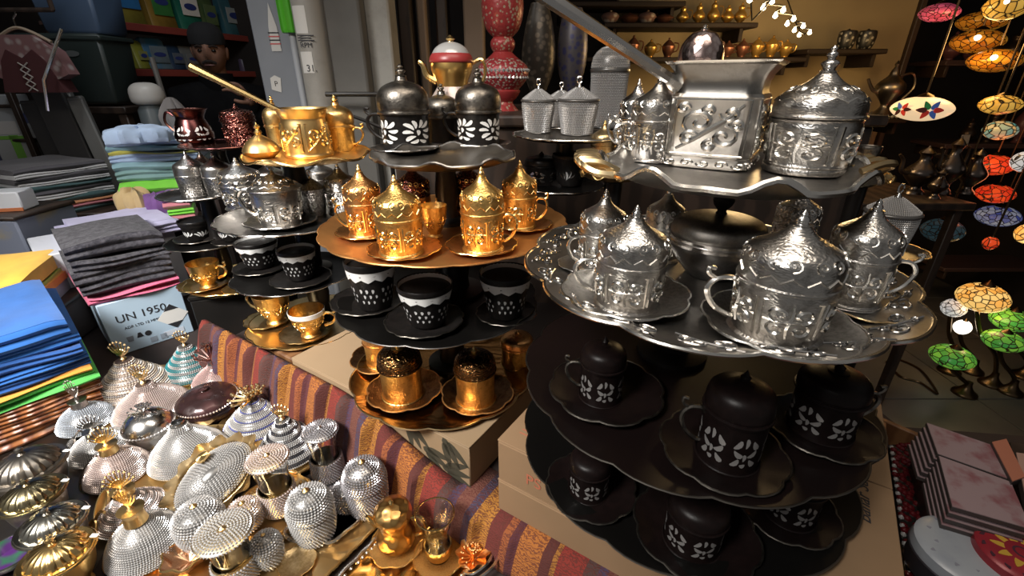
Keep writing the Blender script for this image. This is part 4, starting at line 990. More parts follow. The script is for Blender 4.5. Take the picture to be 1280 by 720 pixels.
# tea glasses with crystal holder and crystal lid
def teaglass(label, px, pyf, pyt, w, lidw, m, mh, group, z=TZ+.003):
    p, r = stand(px, pyf, w, z); h = ztop(p, pyt)-z
    t = thing('tea_glass', label, 'glass', p, 0, group)
    put('glass', lathe(smoothp([(r*.75,h*.03),(r*.85,h*.2),(r*.78,h*.42),(r*.86,h*.65),(r*1.0,h*.90)],3)+[(r*.95,h*.90),(r*.80,h*.64),(r*.72,h*.42),(r*.78,h*.2),(r*.6,h*.06)], 32), glass, t)
    HP = [(r*.7,0),(r*.95,.002),(r*1.02,h*.08),(r*.98,h*.25),(r*.95,h*.42)]
    hd = put('holder', lathe(HP+[(r*.89,h*.42),(r*.90,h*.2),(r*.5,h*.02)], 32), mh, t); put('crystals', beads(HP[1:], .0046), m, hd, kind='stuff')
    rl = r*lidw; LP = [(rl*.98,h*.905),(rl,h*.93),(rl*.9,h*.955),(rl*.5,h*.98),(rl*.1,h*.985)]
    l = put('lid', lathe([(rl*.9,h*.90)]+LP, 32), mh, t); put('crystals', beads(LP, .0046), m, l, kind='stuff')
    put('knob', lathe([(r*.1,h*.97),(r*.16,h*1.0),(0,h*1.03)], 10), mh, l)
    return t
GT = 'tea glasses with crystal lids'
teaglass('tea glass with pinkish crystal lid and holder, on the gold leaf tray', 352, 648, 568, 42, 1.12, bead_p, gold_pale, GT)
teaglass('tea glass with grey crystal lid and holder, beside the kilim', 412, 606, 534, 38, 1.06, bead_g, pewter_l, GT)
teaglass('tea glass with tilted-looking white crystal lid at the bottom edge', 300, 738, 660, 50, 1.28, bead_w, gold_pale, GT)
def bcup(label, px, pyf, pyt, w, m, mb_, cat='cup', d=.0048, prof=None, z=TZ+.003, group=None):
    p, r = stand(px, pyf, w, z); h = ztop(p, pyt)-z
    t = thing('crystal_cup', label, cat, p, 0, group)
    mb = back_w if mb_ in (bead_w, bead_p) else mb_
    P = [(a*r, b*h) for a, b in (prof or [(.72,0),(.86,.05),(.98,.30),(1.0,.52),(.97,.56)])]
    put('cup_body', lathe(smoothp(P,2), 32), mb, t); put('crystals', beads(P, d), m, t, kind='stuff')
    LP = [(a*r, b*h) for a, b in [(1.0,.56),(1.03,.60),(.98,.72),(.80,.86),(.45,.94),(.15,.97)]]
    l = put('lid', lathe(smoothp(LP,2), 32), mb, t); put('crystals', beads(LP, d), m, l, kind='stuff')
    put('knob', lathe([(r*.13,h*.95),(r*.09,h*.97),(r*.15,h*.99),(0,h*1.03)], 10), gold_p, l)
    return t
bcup('white crystal lidded cup on the gold tray with pierced ends', 396, 688, 612, 52, bead_w, bead_w)
bcup('grey crystal lidded cup on the grey silver tray', 462, 654, 576, 50, bead_g, pewter_l)
bcup('round white crystal pot beside the bottom edge tea glass', 259, 694, 632, 54, bead_w, bead_w, 'pot', .0048, [(.5,0),(.8,.1),(1.0,.4),(1.0,.55),(.97,.56)])
bcup('small round crystal sugar pot behind the white crystal cup', 312, 672, 628, 38, bead_p, gold_pale, 'pot', .0044, [(.5,0),(.9,.2),(1.0,.45),(.97,.56)])
bcup('small crystal pot beside the gold ring saucer at the bottom', 340, 716, 668, 34, bead_w, bead_w, 'pot', .0044, [(.6,0),(.9,.2),(1.0,.45),(.97,.56)])
bcup('low grey crystal sugar bowl next to the grey crystal cup', 436, 648, 606, 36, bead_g, pewter_l, 'pot', .0044, [(.6,0),(.9,.2),(1.0,.45),(.97,.56)])
p, r = stand(372, 722, 46, TZ+.003); saucer('gold ring saucer at the bottom of the gold tray with pierced ends', p, r, gold_pale, gold_r)
p, r = stand(238, 722, 50, TZ+.001); 
t = thing('flower_bowl', 'rosy gold petal bowl at the bottom edge', 'bowl', p)
put('bowl', lathe([(r*.4,0),(r*.8,.012),(r,.028),(r*.95,.028),(r*.7,.014),(0,.005)], 48, lambda a,k,q: q*(1+.1*cos(6*a)*min(1,q/r))), M('rosy gold', (.72,.45,.28), 1, .25), t); put('rim', tube([(r*(1+.1*cos(6*a))*cos(a), r*(1+.1*cos(6*a))*sin(a), .028) for a in [2*pi*i/48 for i in range(48)]], .0018, 5, True), gold_r, t)
# gold creamer and tea glass on the bottom tray
p, r = stand(497, 704, 50, TZ+.003); h = ztop(p, 632)-TZ
saucer('gold saucer under the gold creamer', (p.x, p.y, TZ+.003), r*1.35, gold_e, gold_r)
t = thing('creamer', 'gold beaked lidded jug on the bottom middle tray', 'jug', (p.x, p.y, TZ+.008))
put('jug_body', lathe(smoothp([(r*.6,0),(r*.85,h*.06),(r*.95,h*.25),(r*.72,h*.48),(r*.8,h*.62),(r*.88,h*.7)],3), 32), gold_e, t)
l = put('lid', lathe(smoothp([(r*.9,h*.7),(r*.92,h*.74),(r*.8,h*.86),(r*.4,h*.94),(r*.12,h*.96)],3), 32), gold_e, t)
put('finial', lathe([(r*.12,h*.95),(r*.07,h*.98),(r*.12,h),(0,h*1.05)], 10), gold_r, l)
put('spout', tube([(-r*.7,-r*.2,h*.60),(-r*.95,-r*.3,h*.70),(-r*1.12,-r*.35,h*.82)], lambda s: r*(.26-.18*s), 8), gold_r, t)
put('handle', tube(curve([(r*.8,0,h*.65),(r*1.4,0,h*.6),(r*1.35,0,h*.3),(r*.85,0,h*.2)],5), r*.09, 6), gold_r, t)
p, r = stand(549, 718, 46, TZ+.003); h = ztop(p, 646)-TZ
saucer('gold lace saucer under the clear tea glass', (p.x, p.y, TZ+.003), r*1.4, gold_e, gold_r)
t = thing('tea_glass', 'clear open tea glass on a gold saucer, bottom middle', 'glass', (p.x, p.y, TZ+.009))
put('glass', lathe(smoothp([(r*.62,0),(r*.72,h*.2),(r*.6,h*.45),(r*.8,h*.75),(r*1.0,h*.98)],3)+[(r*.96,h*.98),(r*.74,h*.74),(r*.54,h*.45),(r*.66,h*.2),(0,h*.08)], 32), glass, t)
put('gold_rim', rim_vf(r*.98, h*.98, .0012, 32), gold_r, t); put('gold_band', lathe([(r*.66,h*.05),(r*.76,h*.18),(r*.72,h*.28),(r*.68,h*.28),(r*.6,h*.05)], 32), gold_r, t)
p, r = stand(592, 722, 40, TZ+.003)
t = thing('flower_ornament', 'red gold leafy sugar dish at the right end of the bottom tray', 'dish', p)
put('dish', lathe([(r*.5,0),(r*.9,.014),(r,.024),(r*.8,.02),(0,.008)], 40, lambda a,k,q: q*(1+.12*cos(8*a)*min(1,q/r))), copper, t); put('leaf_relief', xf(flower(r*.7,.03),(0,0,.008)), copper, t)

# ================================================================ towels
def fabric(name, c, sc=60, b=.25, c2=None): return M(name, c, 0, .95, ('noise', 14, c2 or tuple(x*.8 for x in c), .4, .7), ('fine', sc, b), sheen=.2)
fb = {k: fabric('cloth '+k, c) for k, c in dict(blue=(.022,.13,.44), deep=(.02,.095,.34), green=(.10,.50,.10), orange=(.85,.33,.05), yellow=(.95,.56,.07), lime=(.42,.50,.06), greyblue=(.38,.42,.52), lilac=(.52,.50,.72), grey=(.16,.155,.175), dgrey=(.10,.095,.11), pink=(.70,.15,.27), cyan=(.24,.40,.46), aqua=(.20,.34,.34), pale=(.40,.52,.72), bright=(.20,.62,.06), teal=(.06,.12,.13), lgrey=(.62,.62,.64), peach=(.60,.27,.13), rose=(.55,.20,.24), purple=(.18,.08,.26), beige=(.55,.40,.20), straw=(.55,.50,.10)).items()}
fb['fur'] = M('grey terry', (.105,.10,.118), 0, 1, ('fine', 55, (.035,.033,.045), .40, .58), ('fine', 45, 1.0), sheen=.1)
for n_ in fb['fur'].node_tree.nodes:
    if n_.type == 'BUMP': n_.inputs['Distance'].default_value = .012
fb['brown'] = M('brown cloth in clear wrap', (.34,.115,.03), 0, .35, ('grain', 9, (.18,.05,.015), .3, .8), ('grain', 10, .7), coat=.5)
def towel_vf(wd, dp, th, layers, seed, amp=.004, n=16):
    rnd = random.Random(seed); a, b, c, e = [rnd.uniform(0, 6) for _ in range(4)]
    P = [(dp,0),(dp*.5,0),(0,0)]
    for l in range(layers):
        g = th/layers
        for k in range(5):
            q = pi*(k+.25)/4.5
            P.append((.10*g - .55*g*sin(q), l*g + g*(k+.25)/4.5))
    P += [(0,th),(dp*.12,th),(dp*.3,th),(dp*.5,th),(dp*.7,th),(dp*.9,th),(dp,th*.9)]
    V, F = [], []; m = len(P)
    for i in range(n+1):
        x = -wd/2 + wd*i/n; ed = min(1, min(i, n-i)/1.5)
        for (y, z) in P:
            k = z/th
            dz = amp*k*(sin(x*22+a)*.6 + sin(x*9+y*14+b) + .5*sin(y*30+c)); dy = amp*(sin(x*16+c+z*40)+.6*sin(x*37+e))*(1 if y < dp*.2 else .3)
            V.append((x*(1-.012*(1-ed)), y + dy, z*(1-.10*(1-ed)) + dz*(.4+.6*ed)))
    for i in range(n):
        for j in range(m):
            q = (j+1) % m; F.append((i*m+j, i*m+q, i*m+m+q, i*m+m+j))
    F.append(tuple(range(m))); F.append(tuple(range(n*m+m-1, n*m-1, -1)))
    return V, F
ORD = ['bottom', 'second from the bottom', 'third from the bottom', 'fourth from the bottom', 'fifth from the bottom', 'sixth from the bottom', 'seventh from the bottom', 'eighth from the bottom', 'ninth from the bottom', 'tenth from the bottom', 'topmost']
SEED = [100]
def stack(p1, p2, z0, dp, items, where, group, amp=.003, jit=.006):
    """front lower edge from pixel p1 to pixel p2 on plane z0; items bottom to top: (colour words, material key, thickness, layers)"""
    a, b = atz(*p1, z0), atz(*p2, z0); wd = (b-a).length; ang = atan2(b.y-a.y, b.x-a.x); z = z0
    for k, it in enumerate(items):
        SEED[0] += 1; rnd = random.Random(SEED[0])
        vf = towel_vf(wd*(it[4] if len(it) > 4 else rnd.uniform(.96,1.0)), dp, it[2], it[3], SEED[0], amp)
        mid = (a+b)/2 + Vector((rnd.uniform(-jit,jit), rnd.uniform(-jit,jit), 0))
        o = put('folded_towel', mesh('folded_towel', vf, 50), fb[it[1]], None, (mid.x, mid.y, z), (0,0,ang+rnd.uniform(-.02,.02)))
        pos = 'topmost' if k == len(items)-1 else ORD[min(k, 9)]
        tag(o, '%s folded towel, %s %s' % (it[0], pos, where), 'towel', group)
        z += it[2]*.99
    return z, a, b, ang
# bright pile at the left front: wrapped brown cloths, green, orange, blue
wr = 'of the bright pile at the left front'
stack((-60, 592), (142, 512), TZ, .34, [('brown plastic-wrapped','brown',.031,2),('brown plastic-wrapped','brown',.030,3),('brown plastic-wrapped','brown',.031,3),('bright green','green',.012,1),('bright green','green',.012,1),('orange','orange',.010,1),('blue','deep',.020,2),('blue','blue',.020,2),('blue','deep',.022,2),('blue','blue',.022,2),('rumpled blue','blue',.036,2,.93)], wr, 'bright towels at the left front', .005)
for (px, py, w2) in ((92, 415, .016), (64, 424, .014)):
    pass
# light blue printed box with the grey terry pile
a, b = atz(146, 446, TZ), atz(243, 414, TZ); ang = atan2(b.y-a.y, b.x-a.x); wd = (b-a).length
zt = ztop(b, 356)
mid = (a+b)/2
t = thing('printed_box', 'light blue printed box with UN 1950 and a black and white diamond', 'box', (mid.x, mid.y, TZ), ang)
Hh = zt-TZ; nrm = Vector((-sin(ang), cos(ang), 0)); D = .24
put('carton', xf(box(wd, D, Hh, .002), (0, D/2, 0)), bluebox, t)
f = -.0006
text('UN 1950', Hh*.20, ink, t, (-wd*.36, f, Hh*.60), (pi/2,0,0), 'lettering')
text('ADR LTD 12 MMO', Hh*.068, ink, t, (-wd*.30, f, Hh*.45), (pi/2,0,0), 'small_lettering')
def flat(name, poly, m, x, z, k=0): return put(name, slab(poly, .0004), m, t, (x, f-.0002*k, z), (pi/2,0,0))
dm = Hh*.25
flat('white_diamond', [(-dm,0),(0,-dm),(dm,0),(0,dm)], paper, wd*.30, Hh*.44)
flat('black_diamond_tip', [(-dm*.48,dm*.52),(dm*.48,dm*.52),(0,dm)], ink, wd*.30, Hh*.44, 2); flat('black_diamond_tip', [(-dm*.48,-dm*.52),(0,-dm),(dm*.48,-dm*.52)], ink, wd*.30, Hh*.44, 2)
ci = [(cos(q)*Hh*.05, sin(q)*Hh*.05) for q in [2*pi*i/12 for i in range(12)]]
flat('recycling_mark', [(-Hh*.05,-Hh*.04),(Hh*.05,-Hh*.04),(Hh*.02,Hh*.05),(-Hh*.02,Hh*.05)], ink, -wd*.16, Hh*.27)
flat('round_mark', ci, ink, -wd*.06, Hh*.26); flat('cup_mark', [(-Hh*.04,-Hh*.05),(Hh*.04,-Hh*.05),(Hh*.05,Hh*.05),(-Hh*.05,Hh*.05)], M('grey ink', (.2,.23,.28), 0, .7), -wd*.28, Hh*.25)
for k in range(2): flat('handling_mark', [(-Hh*.05,-Hh*.05),(Hh*.05,-Hh*.05),(Hh*.05,Hh*.05),(-Hh*.05,Hh*.05)], M('pale ink', (.3,.36,.44), 0, .7), -wd*.02+k*wd*.13, Hh*.11)
flat('pale_label', [(-Hh*.16,-Hh*.05),(Hh*.16,-Hh*.05),(Hh*.16,Hh*.05),(-Hh*.16,Hh*.05)], M('pale label', (.60,.66,.76), 0, .6), wd*.25, Hh*.13)
zb = zt
def stack_at(c, ang, wd, z0, dp, items, where, group, amp=.003, dx=0):
    z = z0
    for k, it in enumerate(items):
        SEED[0] += 1; rnd = random.Random(SEED[0])
        o = put('folded_towel', mesh('folded_towel', towel_vf(wd*(it[4] if len(it) > 4 else rnd.uniform(.96,1.0)), dp, it[2], it[3], SEED[0], amp), 50), fb[it[1]], None, (c[0]+rnd.uniform(-.005,.005), c[1]+rnd.uniform(-.005,.005), z), (0,0,ang+rnd.uniform(-.03,.03)))
        tag(o, '%s folded towel, %s %s' % (it[0], 'topmost' if k == len(items)-1 else ORD[min(k,9)], where), 'towel', group); z += it[2]*.99
    return z
stack_at(mid - Vector((.008,.0,0)), ang, wd*1.12, zt+.001, .30, [('pink','pink',.014,1),('pink','pink',.014,1),('dark grey terry','fur',.033,2),('dark grey terry','fur',.033,2),('dark grey terry','fur',.033,2),('grey terry','fur',.036,2)], 'on the light blue printed box', 'towels on the light blue box', .0065)
# white printed box and lilac towels behind it
zl = TZ + .235
c2 = mid + nrm*.36 + Vector((-.05,.06,0))
t = thing('printed_box', 'white printed carton behind the grey terry pile, under the lilac towel', 'box', (c2.x, c2.y, TZ), ang)
put('carton', box(.34, .26, zl-TZ, .003), whitebox, t)
text('MR', .045, ink, t, (-.171, .04, .12), (pi/2,0,-pi/2), 'lettering')
stack_at(c2 - nrm*.15 + Vector((.04,.04,0)), ang, .31, zl, .30, [('lilac','lilac',.024,2),('pale lilac','lilac',.020,1,.8)], 'on the white printed carton', 'lilac towels', .004)
# folded grey and striped pile
t = thing('plinth', 'dark plinth carrying the grey and green striped towel pile', 'plinth', (-1.80, 1.915, .0), .10); put('plinth_body', box(.36,.27,1.0,.01), tablecl, t); put('plinth_top', box(.365,.275,.012,.003,1.0), wood_d, t)
stack((40, 277), (151, 254), 1.014, .34, [('dark navy','teal',.018,1),('rose','rose',.012,1),('peach','peach',.016,1),('dark teal','teal',.018,1),('light grey','lgrey',.018,2),('dark grey','dgrey',.018,1),('teal','teal',.018,1),('light grey','lgrey',.018,2),('dark grey','dgrey',.018,1),('light grey','lgrey',.016,2),('charcoal','dgrey',.018,1)], 'of the grey striped pile', 'grey striped towels', .004)
# aqua pile and small cloths near the silver cups
t = thing('plinth', 'dark plinth carrying the aqua and yellow towel pile', 'plinth', (-1.33, 1.90, .0), .06); put('plinth_body', box(.33,.29,1.09,.01), tablecl, t); put('plinth_top', box(.335,.295,.012,.003,1.09), wood_d, t)
stack((152, 246), (262, 238), 1.104, .30, [('bright green','bright',.055,1),('aqua','aqua',.035,2),('aqua','cyan',.030,1),('pale blue','pale',.028,2),('yellow straw','straw',.012,1),('aqua','cyan',.020,1),('pale blue','pale',.022,1,.9)], 'of the aqua pile', 'aqua towels', .006)
def rumpled(label, px, py, z, r, h, key, seed):
    c = atz(px, py, z); rnd = random.Random(seed); ph = [rnd.uniform(0,6) for _ in range(6)]
    def mod(t, k, q): return q*(1+.16*sin(3*t+ph[0])+.09*sin(7*t+ph[1]+k*3)+.06*sin(13*t+ph[2]))
    o = put('rumpled_cloth', lathe(smoothp([(r*.95,0),(r,h*.2),(r*1.0,h*.6),(r*.88,h*.86),(r*.5,h*.98),(.001,h*.93)],3), 44, mod, True, lambda t,k,q: (.10*h*sin(5*t+ph[3])+.06*h*sin(11*t+ph[4]))*k), fb[key], None, c)
    return tag(o, label, 'cloth')
rumpled('rumpled pale blue cloth on top of the aqua towel pile', 178, 176, 1.302, .09, .05, 'pale', 3)
t = thing('plinth', 'low dark plinth under the beige and purple cloths', 'plinth', (-1.27, 1.665, .801), -.33); put('plinth_body', box(.37,.13,.228,.008), tablecl, t); put('plinth_top', box(.38,.135,.012,.003,.228), wood_d, t)
rumpled('crumpled beige cloth between the grey pile and the aqua pile', 176, 268, 1.042, .055, .095, 'beige', 5)
rumpled('rumpled purple cloth beside the beige cloth', 203, 268, 1.042, .055, .075, 'purple', 6)
stack((212, 278), (246, 274), 1.042, .12, [('pink','rose',.022,1),('bright green','bright',.024,2),('pink','rose',.022,1),('purple','purple',.022,1)], 'of the little pile behind the silver tray', 'little bright towels', .003)
# yellow and grey towels at the far left
stack((-84, 422), (46, 402), .925, .30, [('grey blue','greyblue',.035,2),('orange','orange',.020,1),('lime','lime',.014,1),('yellow','yellow',.040,1,.9)], 'of the yellow pile at the left edge', 'yellow towels', .006)
t = thing('plinth', 'dark plinth under the yellow towel pile at the left edge', 'plinth', (-1.49, 1.19, .801), .2); put('plinth_body', box(.42,.24,.112,.008), tablecl, t); put('plinth_top', box(.42,.24,.011,.003,.112), wood_d, t)
# ================================================================ back counter, vases, shelves of the inner shop
t = thing('back_counter', 'long dark wooden counter behind the centre trays', 'counter', (.34, 1.67, 0))
put('counter_body', box(1.36, .64, 1.38, .006), wood_d, t); put('counter_top', box(1.40, .68, .03, .006, 1.38), wood_d, t)
def onz(px, pyf, wpx, z): return stand(px, pyf, wpx, z)
ZC = 1.41
def banded(name, label, cat, px, pyf, pyt, wpx, prof, group=None):
    p, r = onz(px, pyf, wpx, ZC); h = ztop(p, pyt)-ZC
    t = thing(name, label, cat, p, 0, group)
    for k, (nm, seg, m) in enumerate(prof):
        put(nm, lathe(smoothp([(a*r, b*h) for a, b in seg], 3), 36), m, t)
    return t, r, h
redp = M('red floral enamel', (.30,.035,.035), .1, .35, ('voronoi', 90, (.34,.25,.18), .36, .30), ('voronoi', 90, .3))
redw = M('red white rings', (.28,.03,.035), .1, .35, ('voronoi', 110, (.36,.32,.26), .42, .36), ('voronoi', 110, .5))
redpl = M('plain red glaze', (.28,.03,.03), 0, .35)
t, r, h = banded('vase', 'tall red floral double-bellied vase with white crystal rings on the counter', 'vase', 629, 140, -30, 62,
  [('foot', [(.62,0),(.5,.03),(.38,.07),(.52,.10)], redp), ('lower_ring', [(.52,.10),(.62,.13),(.68,.16),(.62,.17)], redpl), ('lower_belly', [(.62,.17),(.90,.24),(1.0,.30),(.92,.36),(.62,.41)], redw), ('shoulder', [(.62,.41),(.45,.44),(.36,.46)], redpl),
   ('neck', [(.36,.46),(.46,.50),(.46,.54),(.36,.57)], redp), ('upper_belly', [(.36,.57),(.62,.63),(.77,.74),(.76,.86),(.60,.96),(.4,1.0)], redp)])
put('crystals', beads([(r*.92,h*.25),(r*1.02,h*.30),(r*.94,h*.36)], .012, .5, lambda k: k % 2 == 0), bead_w, t, kind='stuff')
banded('vase', 'dim grey latticed vase behind the red vase', 'vase', 672, 134, 4, 40, [('body', [(.6,0),(.4,.1),(.9,.35),(1,.55),(.8,.8),(.5,1)], M('grey lattice', (.16,.13,.10), .3, .4, ('voronoi', 50, (.06,.05,.04), .3, .5)))])
banded('vase', 'dim dark blue patterned vase behind the crystal canister', 'vase', 712, 133, 10, 36, [('body', [(.5,0),(.35,.1),(.85,.35),(1,.6),(.85,.85),(.5,1)], M('blue lattice', (.05,.05,.13), .3, .4, ('voronoi', 50, (.10,.09,.10), .3, .5)))])
t, r, h = banded('ewer', 'gold ewer with red and white crystal bands behind the black cups', 'ewer', 568, 158, 44, 62,
  [('base', [(.9,0),(.95,.05),(.85,.12),(.62,.20)], bead_w), ('red_band', [(.90,.10),(1.02,.14),(1.0,.19),(.8,.22)], redpl), ('crystal_waist', [(.72,.22),(.95,.26),(.75,.36),(.58,.44)], bead_p), ('gold_body', [(.58,.44),(.62,.50),(.78,.62),(.80,.70)], gold), ('crystal_lid_band', [(.80,.70),(.84,.72),(.78,.78),(.6,.84)], redpl), ('dome_lid', [(.72,.80),(.60,.86),(.36,.91),(.14,.93)], bead_w), ('finial', [(.12,.92),(.10,.94),(.18,.96),(.10,.98),(.04,1.0)], gold_r)])
put('spout', tube(curve([(-r*.6,0,h*.50),(-r*.95,0,h*.56),(-r*1.1,0,h*.68),(-r*1.25,0,h*.72)],4), lambda s: r*(.16-.08*s), 8), gold_r, t)
put('handle', tube(curve([(r*.7,0,h*.68),(r*1.15,0,h*.74),(r*1.3,0,h*.62),(r*1.1,0,h*.46),(r*.65,0,h*.46)],5), r*.07, 6), gold_r, t)
# wall shelves in the inner shop
SY = 2.56
shelfwood = M('black brown shelf', (.014,.009,.007), 0, .6, spec=.2)
def shelf(label, x0, x1, py, m=shelfwood, y=SY):
    a, b = aty(x0, py, y), aty(x1, py, y)
    t = thing('wall_shelf', label, 'shelf', ((a.x+b.x)/2, y+.05, a.z-.02)); put('board', box(b.x-a.x, .24, .022, .004, -.002), m, t)
    for s in (-1, 1): put('bracket', box(.02,.20,.06,.003,-.06), m, t, (s*(b.x-a.x)*.42,.02,0))
    return a.z
def ware(label, px, wpx, py0, pyt, m, group, prof, y=SY, nm='ornament_cup', cat='cup', zbase=None, handle=False, lidm=None):
    a = aty(px, py0, y); z = zbase if zbase is not None else a.z; r = wpx/2*depth(a)/FPX; h = ztop(a, pyt)-z
    t = thing(nm, label, cat, (a.x, y, z), 0, group)
    put('body', lathe(smoothp([(q*r, b*h) for q, b in prof], 3), 20), m, t)
    put('finial', lathe([(r*.12,h*.97),(r*.2,h*1.03),(0,h*1.1)], 8), lidm or m, t)
    if handle: put('handle', tube(curve([(r*.8,0,h*.8),(r*1.5,0,h*.75),(r*1.4,0,h*.4),(r*.8,0,h*.3)],4), r*.1, 5), m, t)
    return t
CUPP = [(.6,0),(.5,.08),(.85,.35),(1,.6),(.9,.68),(.5,.85),(.15,.97)]
JUGP = [(.6,0),(.4,.08),(.95,.3),(.9,.5),(.45,.7),(.5,.85),(.15,.97)]
BOWP = [(.5,0),(.7,.15),(1,.5),(1.02,.6),(.7,.85),(.1,.97)]
amber = M('amber brass', (.62,.38,.10), .8, .3, ('noise', 20, (.35,.18,.04), .4, .7))  # amber brass mottled with darker brown
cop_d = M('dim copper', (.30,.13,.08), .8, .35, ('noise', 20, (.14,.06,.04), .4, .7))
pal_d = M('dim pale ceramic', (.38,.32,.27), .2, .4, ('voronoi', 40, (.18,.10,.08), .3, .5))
z1 = shelf('upper dark wall shelf with golden wares, behind the pot handle', 752, 940, 30)
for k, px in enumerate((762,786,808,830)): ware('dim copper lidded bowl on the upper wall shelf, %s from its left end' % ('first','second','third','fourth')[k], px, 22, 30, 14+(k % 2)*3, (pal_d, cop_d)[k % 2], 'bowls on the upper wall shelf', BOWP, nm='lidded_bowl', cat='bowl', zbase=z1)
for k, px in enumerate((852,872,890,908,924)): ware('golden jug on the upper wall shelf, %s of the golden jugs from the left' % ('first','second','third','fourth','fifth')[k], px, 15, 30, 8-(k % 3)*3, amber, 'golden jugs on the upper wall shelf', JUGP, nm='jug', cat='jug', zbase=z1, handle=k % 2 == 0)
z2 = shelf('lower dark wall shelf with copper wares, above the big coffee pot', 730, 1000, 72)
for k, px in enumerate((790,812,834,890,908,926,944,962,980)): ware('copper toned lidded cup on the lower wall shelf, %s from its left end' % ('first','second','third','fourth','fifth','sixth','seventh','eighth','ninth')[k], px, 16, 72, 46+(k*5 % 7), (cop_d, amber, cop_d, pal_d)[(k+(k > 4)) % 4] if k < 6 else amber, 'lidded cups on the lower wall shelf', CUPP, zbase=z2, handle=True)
shelf('highest dark shelf at the top edge above the crystal canister', 690, 852, 4)
z3 = shelf('dark wall shelf with two black patterned cups', 1000, 1098, 62)
pk = M('black white pattern', (.012,.012,.012), .1, .4, ('voronoi', 50, (.24,.23,.20), .34, .28))
for px, wd_ in ((1055, 'left'), (1079, 'right')): ware('black cup with pale pattern on the wall shelf, %s one' % wd_, px, 20, 62, 38, pk, 'black patterned cups on the wall shelf', [(.5,0),(.8,.1),(1,.5),(.95,.95),(.5,.97)], zbase=z3)
z4 = shelf('low dark shelf with a silver edge carrying the dark ewer', 1058, 1122, 147)
t = ware('dark ewer silhouette with curved spout against the beige wall', 1101, 30, 147, 82, pewter, None, [(.9,0),(.8,.06),(.3,.22),(.5,.34),(1.0,.52),(.95,.66),(.4,.8),(.3,.88),(.15,.97)], nm='ewer', cat='ewer', zbase=z4, handle=False)
a = aty(1101, 147, SY); r = 15*depth(a)/FPX; h = ztop(a, 82)-z4
put('spout', tube(curve([(-r*.8,0,h*.5),(-r*1.4,0,h*.55),(-r*2.0,0,h*.75),(-r*1.7,0,h*.35)][:3],5), lambda s: r*.16*(1.1-.5*s), 6), pewter, t)
put('handle', tube(curve([(r*.5,0,h*.8),(r*1.5,0,h*.85),(r*1.9,0,h*.6),(r*1.2,0,h*.35)],5), r*.09, 6), pewter, t)
put('garland', beads([(r*2.3,h*.02),(r*2.4,h*.10)], .02), pewter_l, t, kind='stuff')
# string of small bulbs
pts = [(937,0),(965,2),(954,10),(979,13),(969,20),(992,24),(984,30),(1004,33),(993,38),(1012,41),(999,44)]
bulbm = M('lit bulb', (1.0,.80,.50), 0, .4, emit=14)
P3 = [aty(px, py, 1.75+.07*k) for k, (px, py) in enumerate(pts)]
t = thing('string_light', 'string of small glowing bulbs running back under the ceiling', 'string light', P3[0])
put('cable', tube(curve([Vector((P3[0].x-.05,1.55,2.7))-P3[0]]+[q-P3[0]+Vector((0,0,.014)) for q in P3]+[Vector((P3[-1].x+.05,2.745,P3[-1].z+.2))-P3[0]],3), .003, 5), black, t)
bm = cm('bulb', lambda: lathe(smoothp([(0,-.009),(.007,-.005),(.0085,0),(.006,.006),(.003,.013)],3), 12))
for q in P3: put('bulb', bm, bulbm, t, q-P3[0])
lp = bpy.data.lights.new('string_glow', 'POINT'); lp.energy = 10; lp.color = (1,.66,.30); lp.shadow_soft_size = .12
lo = bpy.data.objects.new('string_glow', lp); COL.objects.link(lo); lo.location = (P3[5].x, 2.1, P3[5].z-.08)

# ================================================================ mosaic lamps at the right
def mosaic(name, c1, c2, st, sc=26):
    m = bpy.data.materials.new(name); m.use_nodes = True; nt = m.node_tree; b = nt.nodes['Principled BSDF']
    tc = _n(nt, 'ShaderNodeTexCoord'); v = _n(nt, 'ShaderNodeTexVoronoi'); e = _n(nt, 'ShaderNodeTexVoronoi', feature='DISTANCE_TO_EDGE')
    for q in (v, e): q.inputs['Scale'].default_value = sc; nt.links.new(tc.outputs['Object'], q.inputs['Vector'])
    sp = _n(nt, 'ShaderNodeSeparateColor'); nt.links.new(v.outputs['Color'], sp.inputs[0])
    mx = _n(nt, 'ShaderNodeMix', data_type='RGBA'); mx.inputs['A'].default_value = (*c1,1); mx.inputs['B'].default_value = (*c2,1); nt.links.new(sp.outputs[0], mx.inputs['Factor'])
    mr = _n(nt, 'ShaderNodeMapRange'); mr.inputs['From Min'].default_value = .03; mr.inputs['From Max'].default_value = .09; nt.links.new(e.outputs['Distance'], mr.inputs['Value'])
    m2 = _n(nt, 'ShaderNodeMix', data_type='RGBA'); m2.inputs['A'].default_value = (.02,.012,.006,1); nt.links.new(mr.outputs[0], m2.inputs['Factor']); nt.links.new(mx.outputs['Result'], m2.inputs['B'])
    nt.links.new(m2.outputs['Result'], b.inputs['Base Color']); nt.links.new(m2.outputs['Result'], b.inputs['Emission Color']); b.inputs['Emission Strength'].default_value = st; b.inputs['Roughness'].default_value = .25
    return m
ms_amber = mosaic('amber mosaic', (.80,.38,.04), (.55,.16,.01), .16, 36); ms_yel = mosaic('yellow mosaic', (1.0,.62,.12), (.9,.42,.05), .35, 36)
ms_red = mosaic('red mosaic', (.95,.10,.02), (.75,.03,.01), .5, 34); ms_blue = mosaic('blue mosaic', (.05,.08,.45), (.55,.60,.75), .2, 34)
ms_green = mosaic('green mosaic', (.25,.60,.06), (.05,.30,.05), .38, 34); ms_teal = mosaic('teal amber mosaic', (.10,.45,.45), (.9,.55,.2), .3, 36)
ms_white = mosaic('white mosaic', (.85,.82,.75), (.6,.6,.62), .5, 45); ms_pink = mosaic('pink mosaic', (.75,.12,.22), (.4,.05,.10), .3, 45); ms_or = mosaic('orange mosaic', (1.0,.42,.06), (1.0,.68,.22), .7, 36)
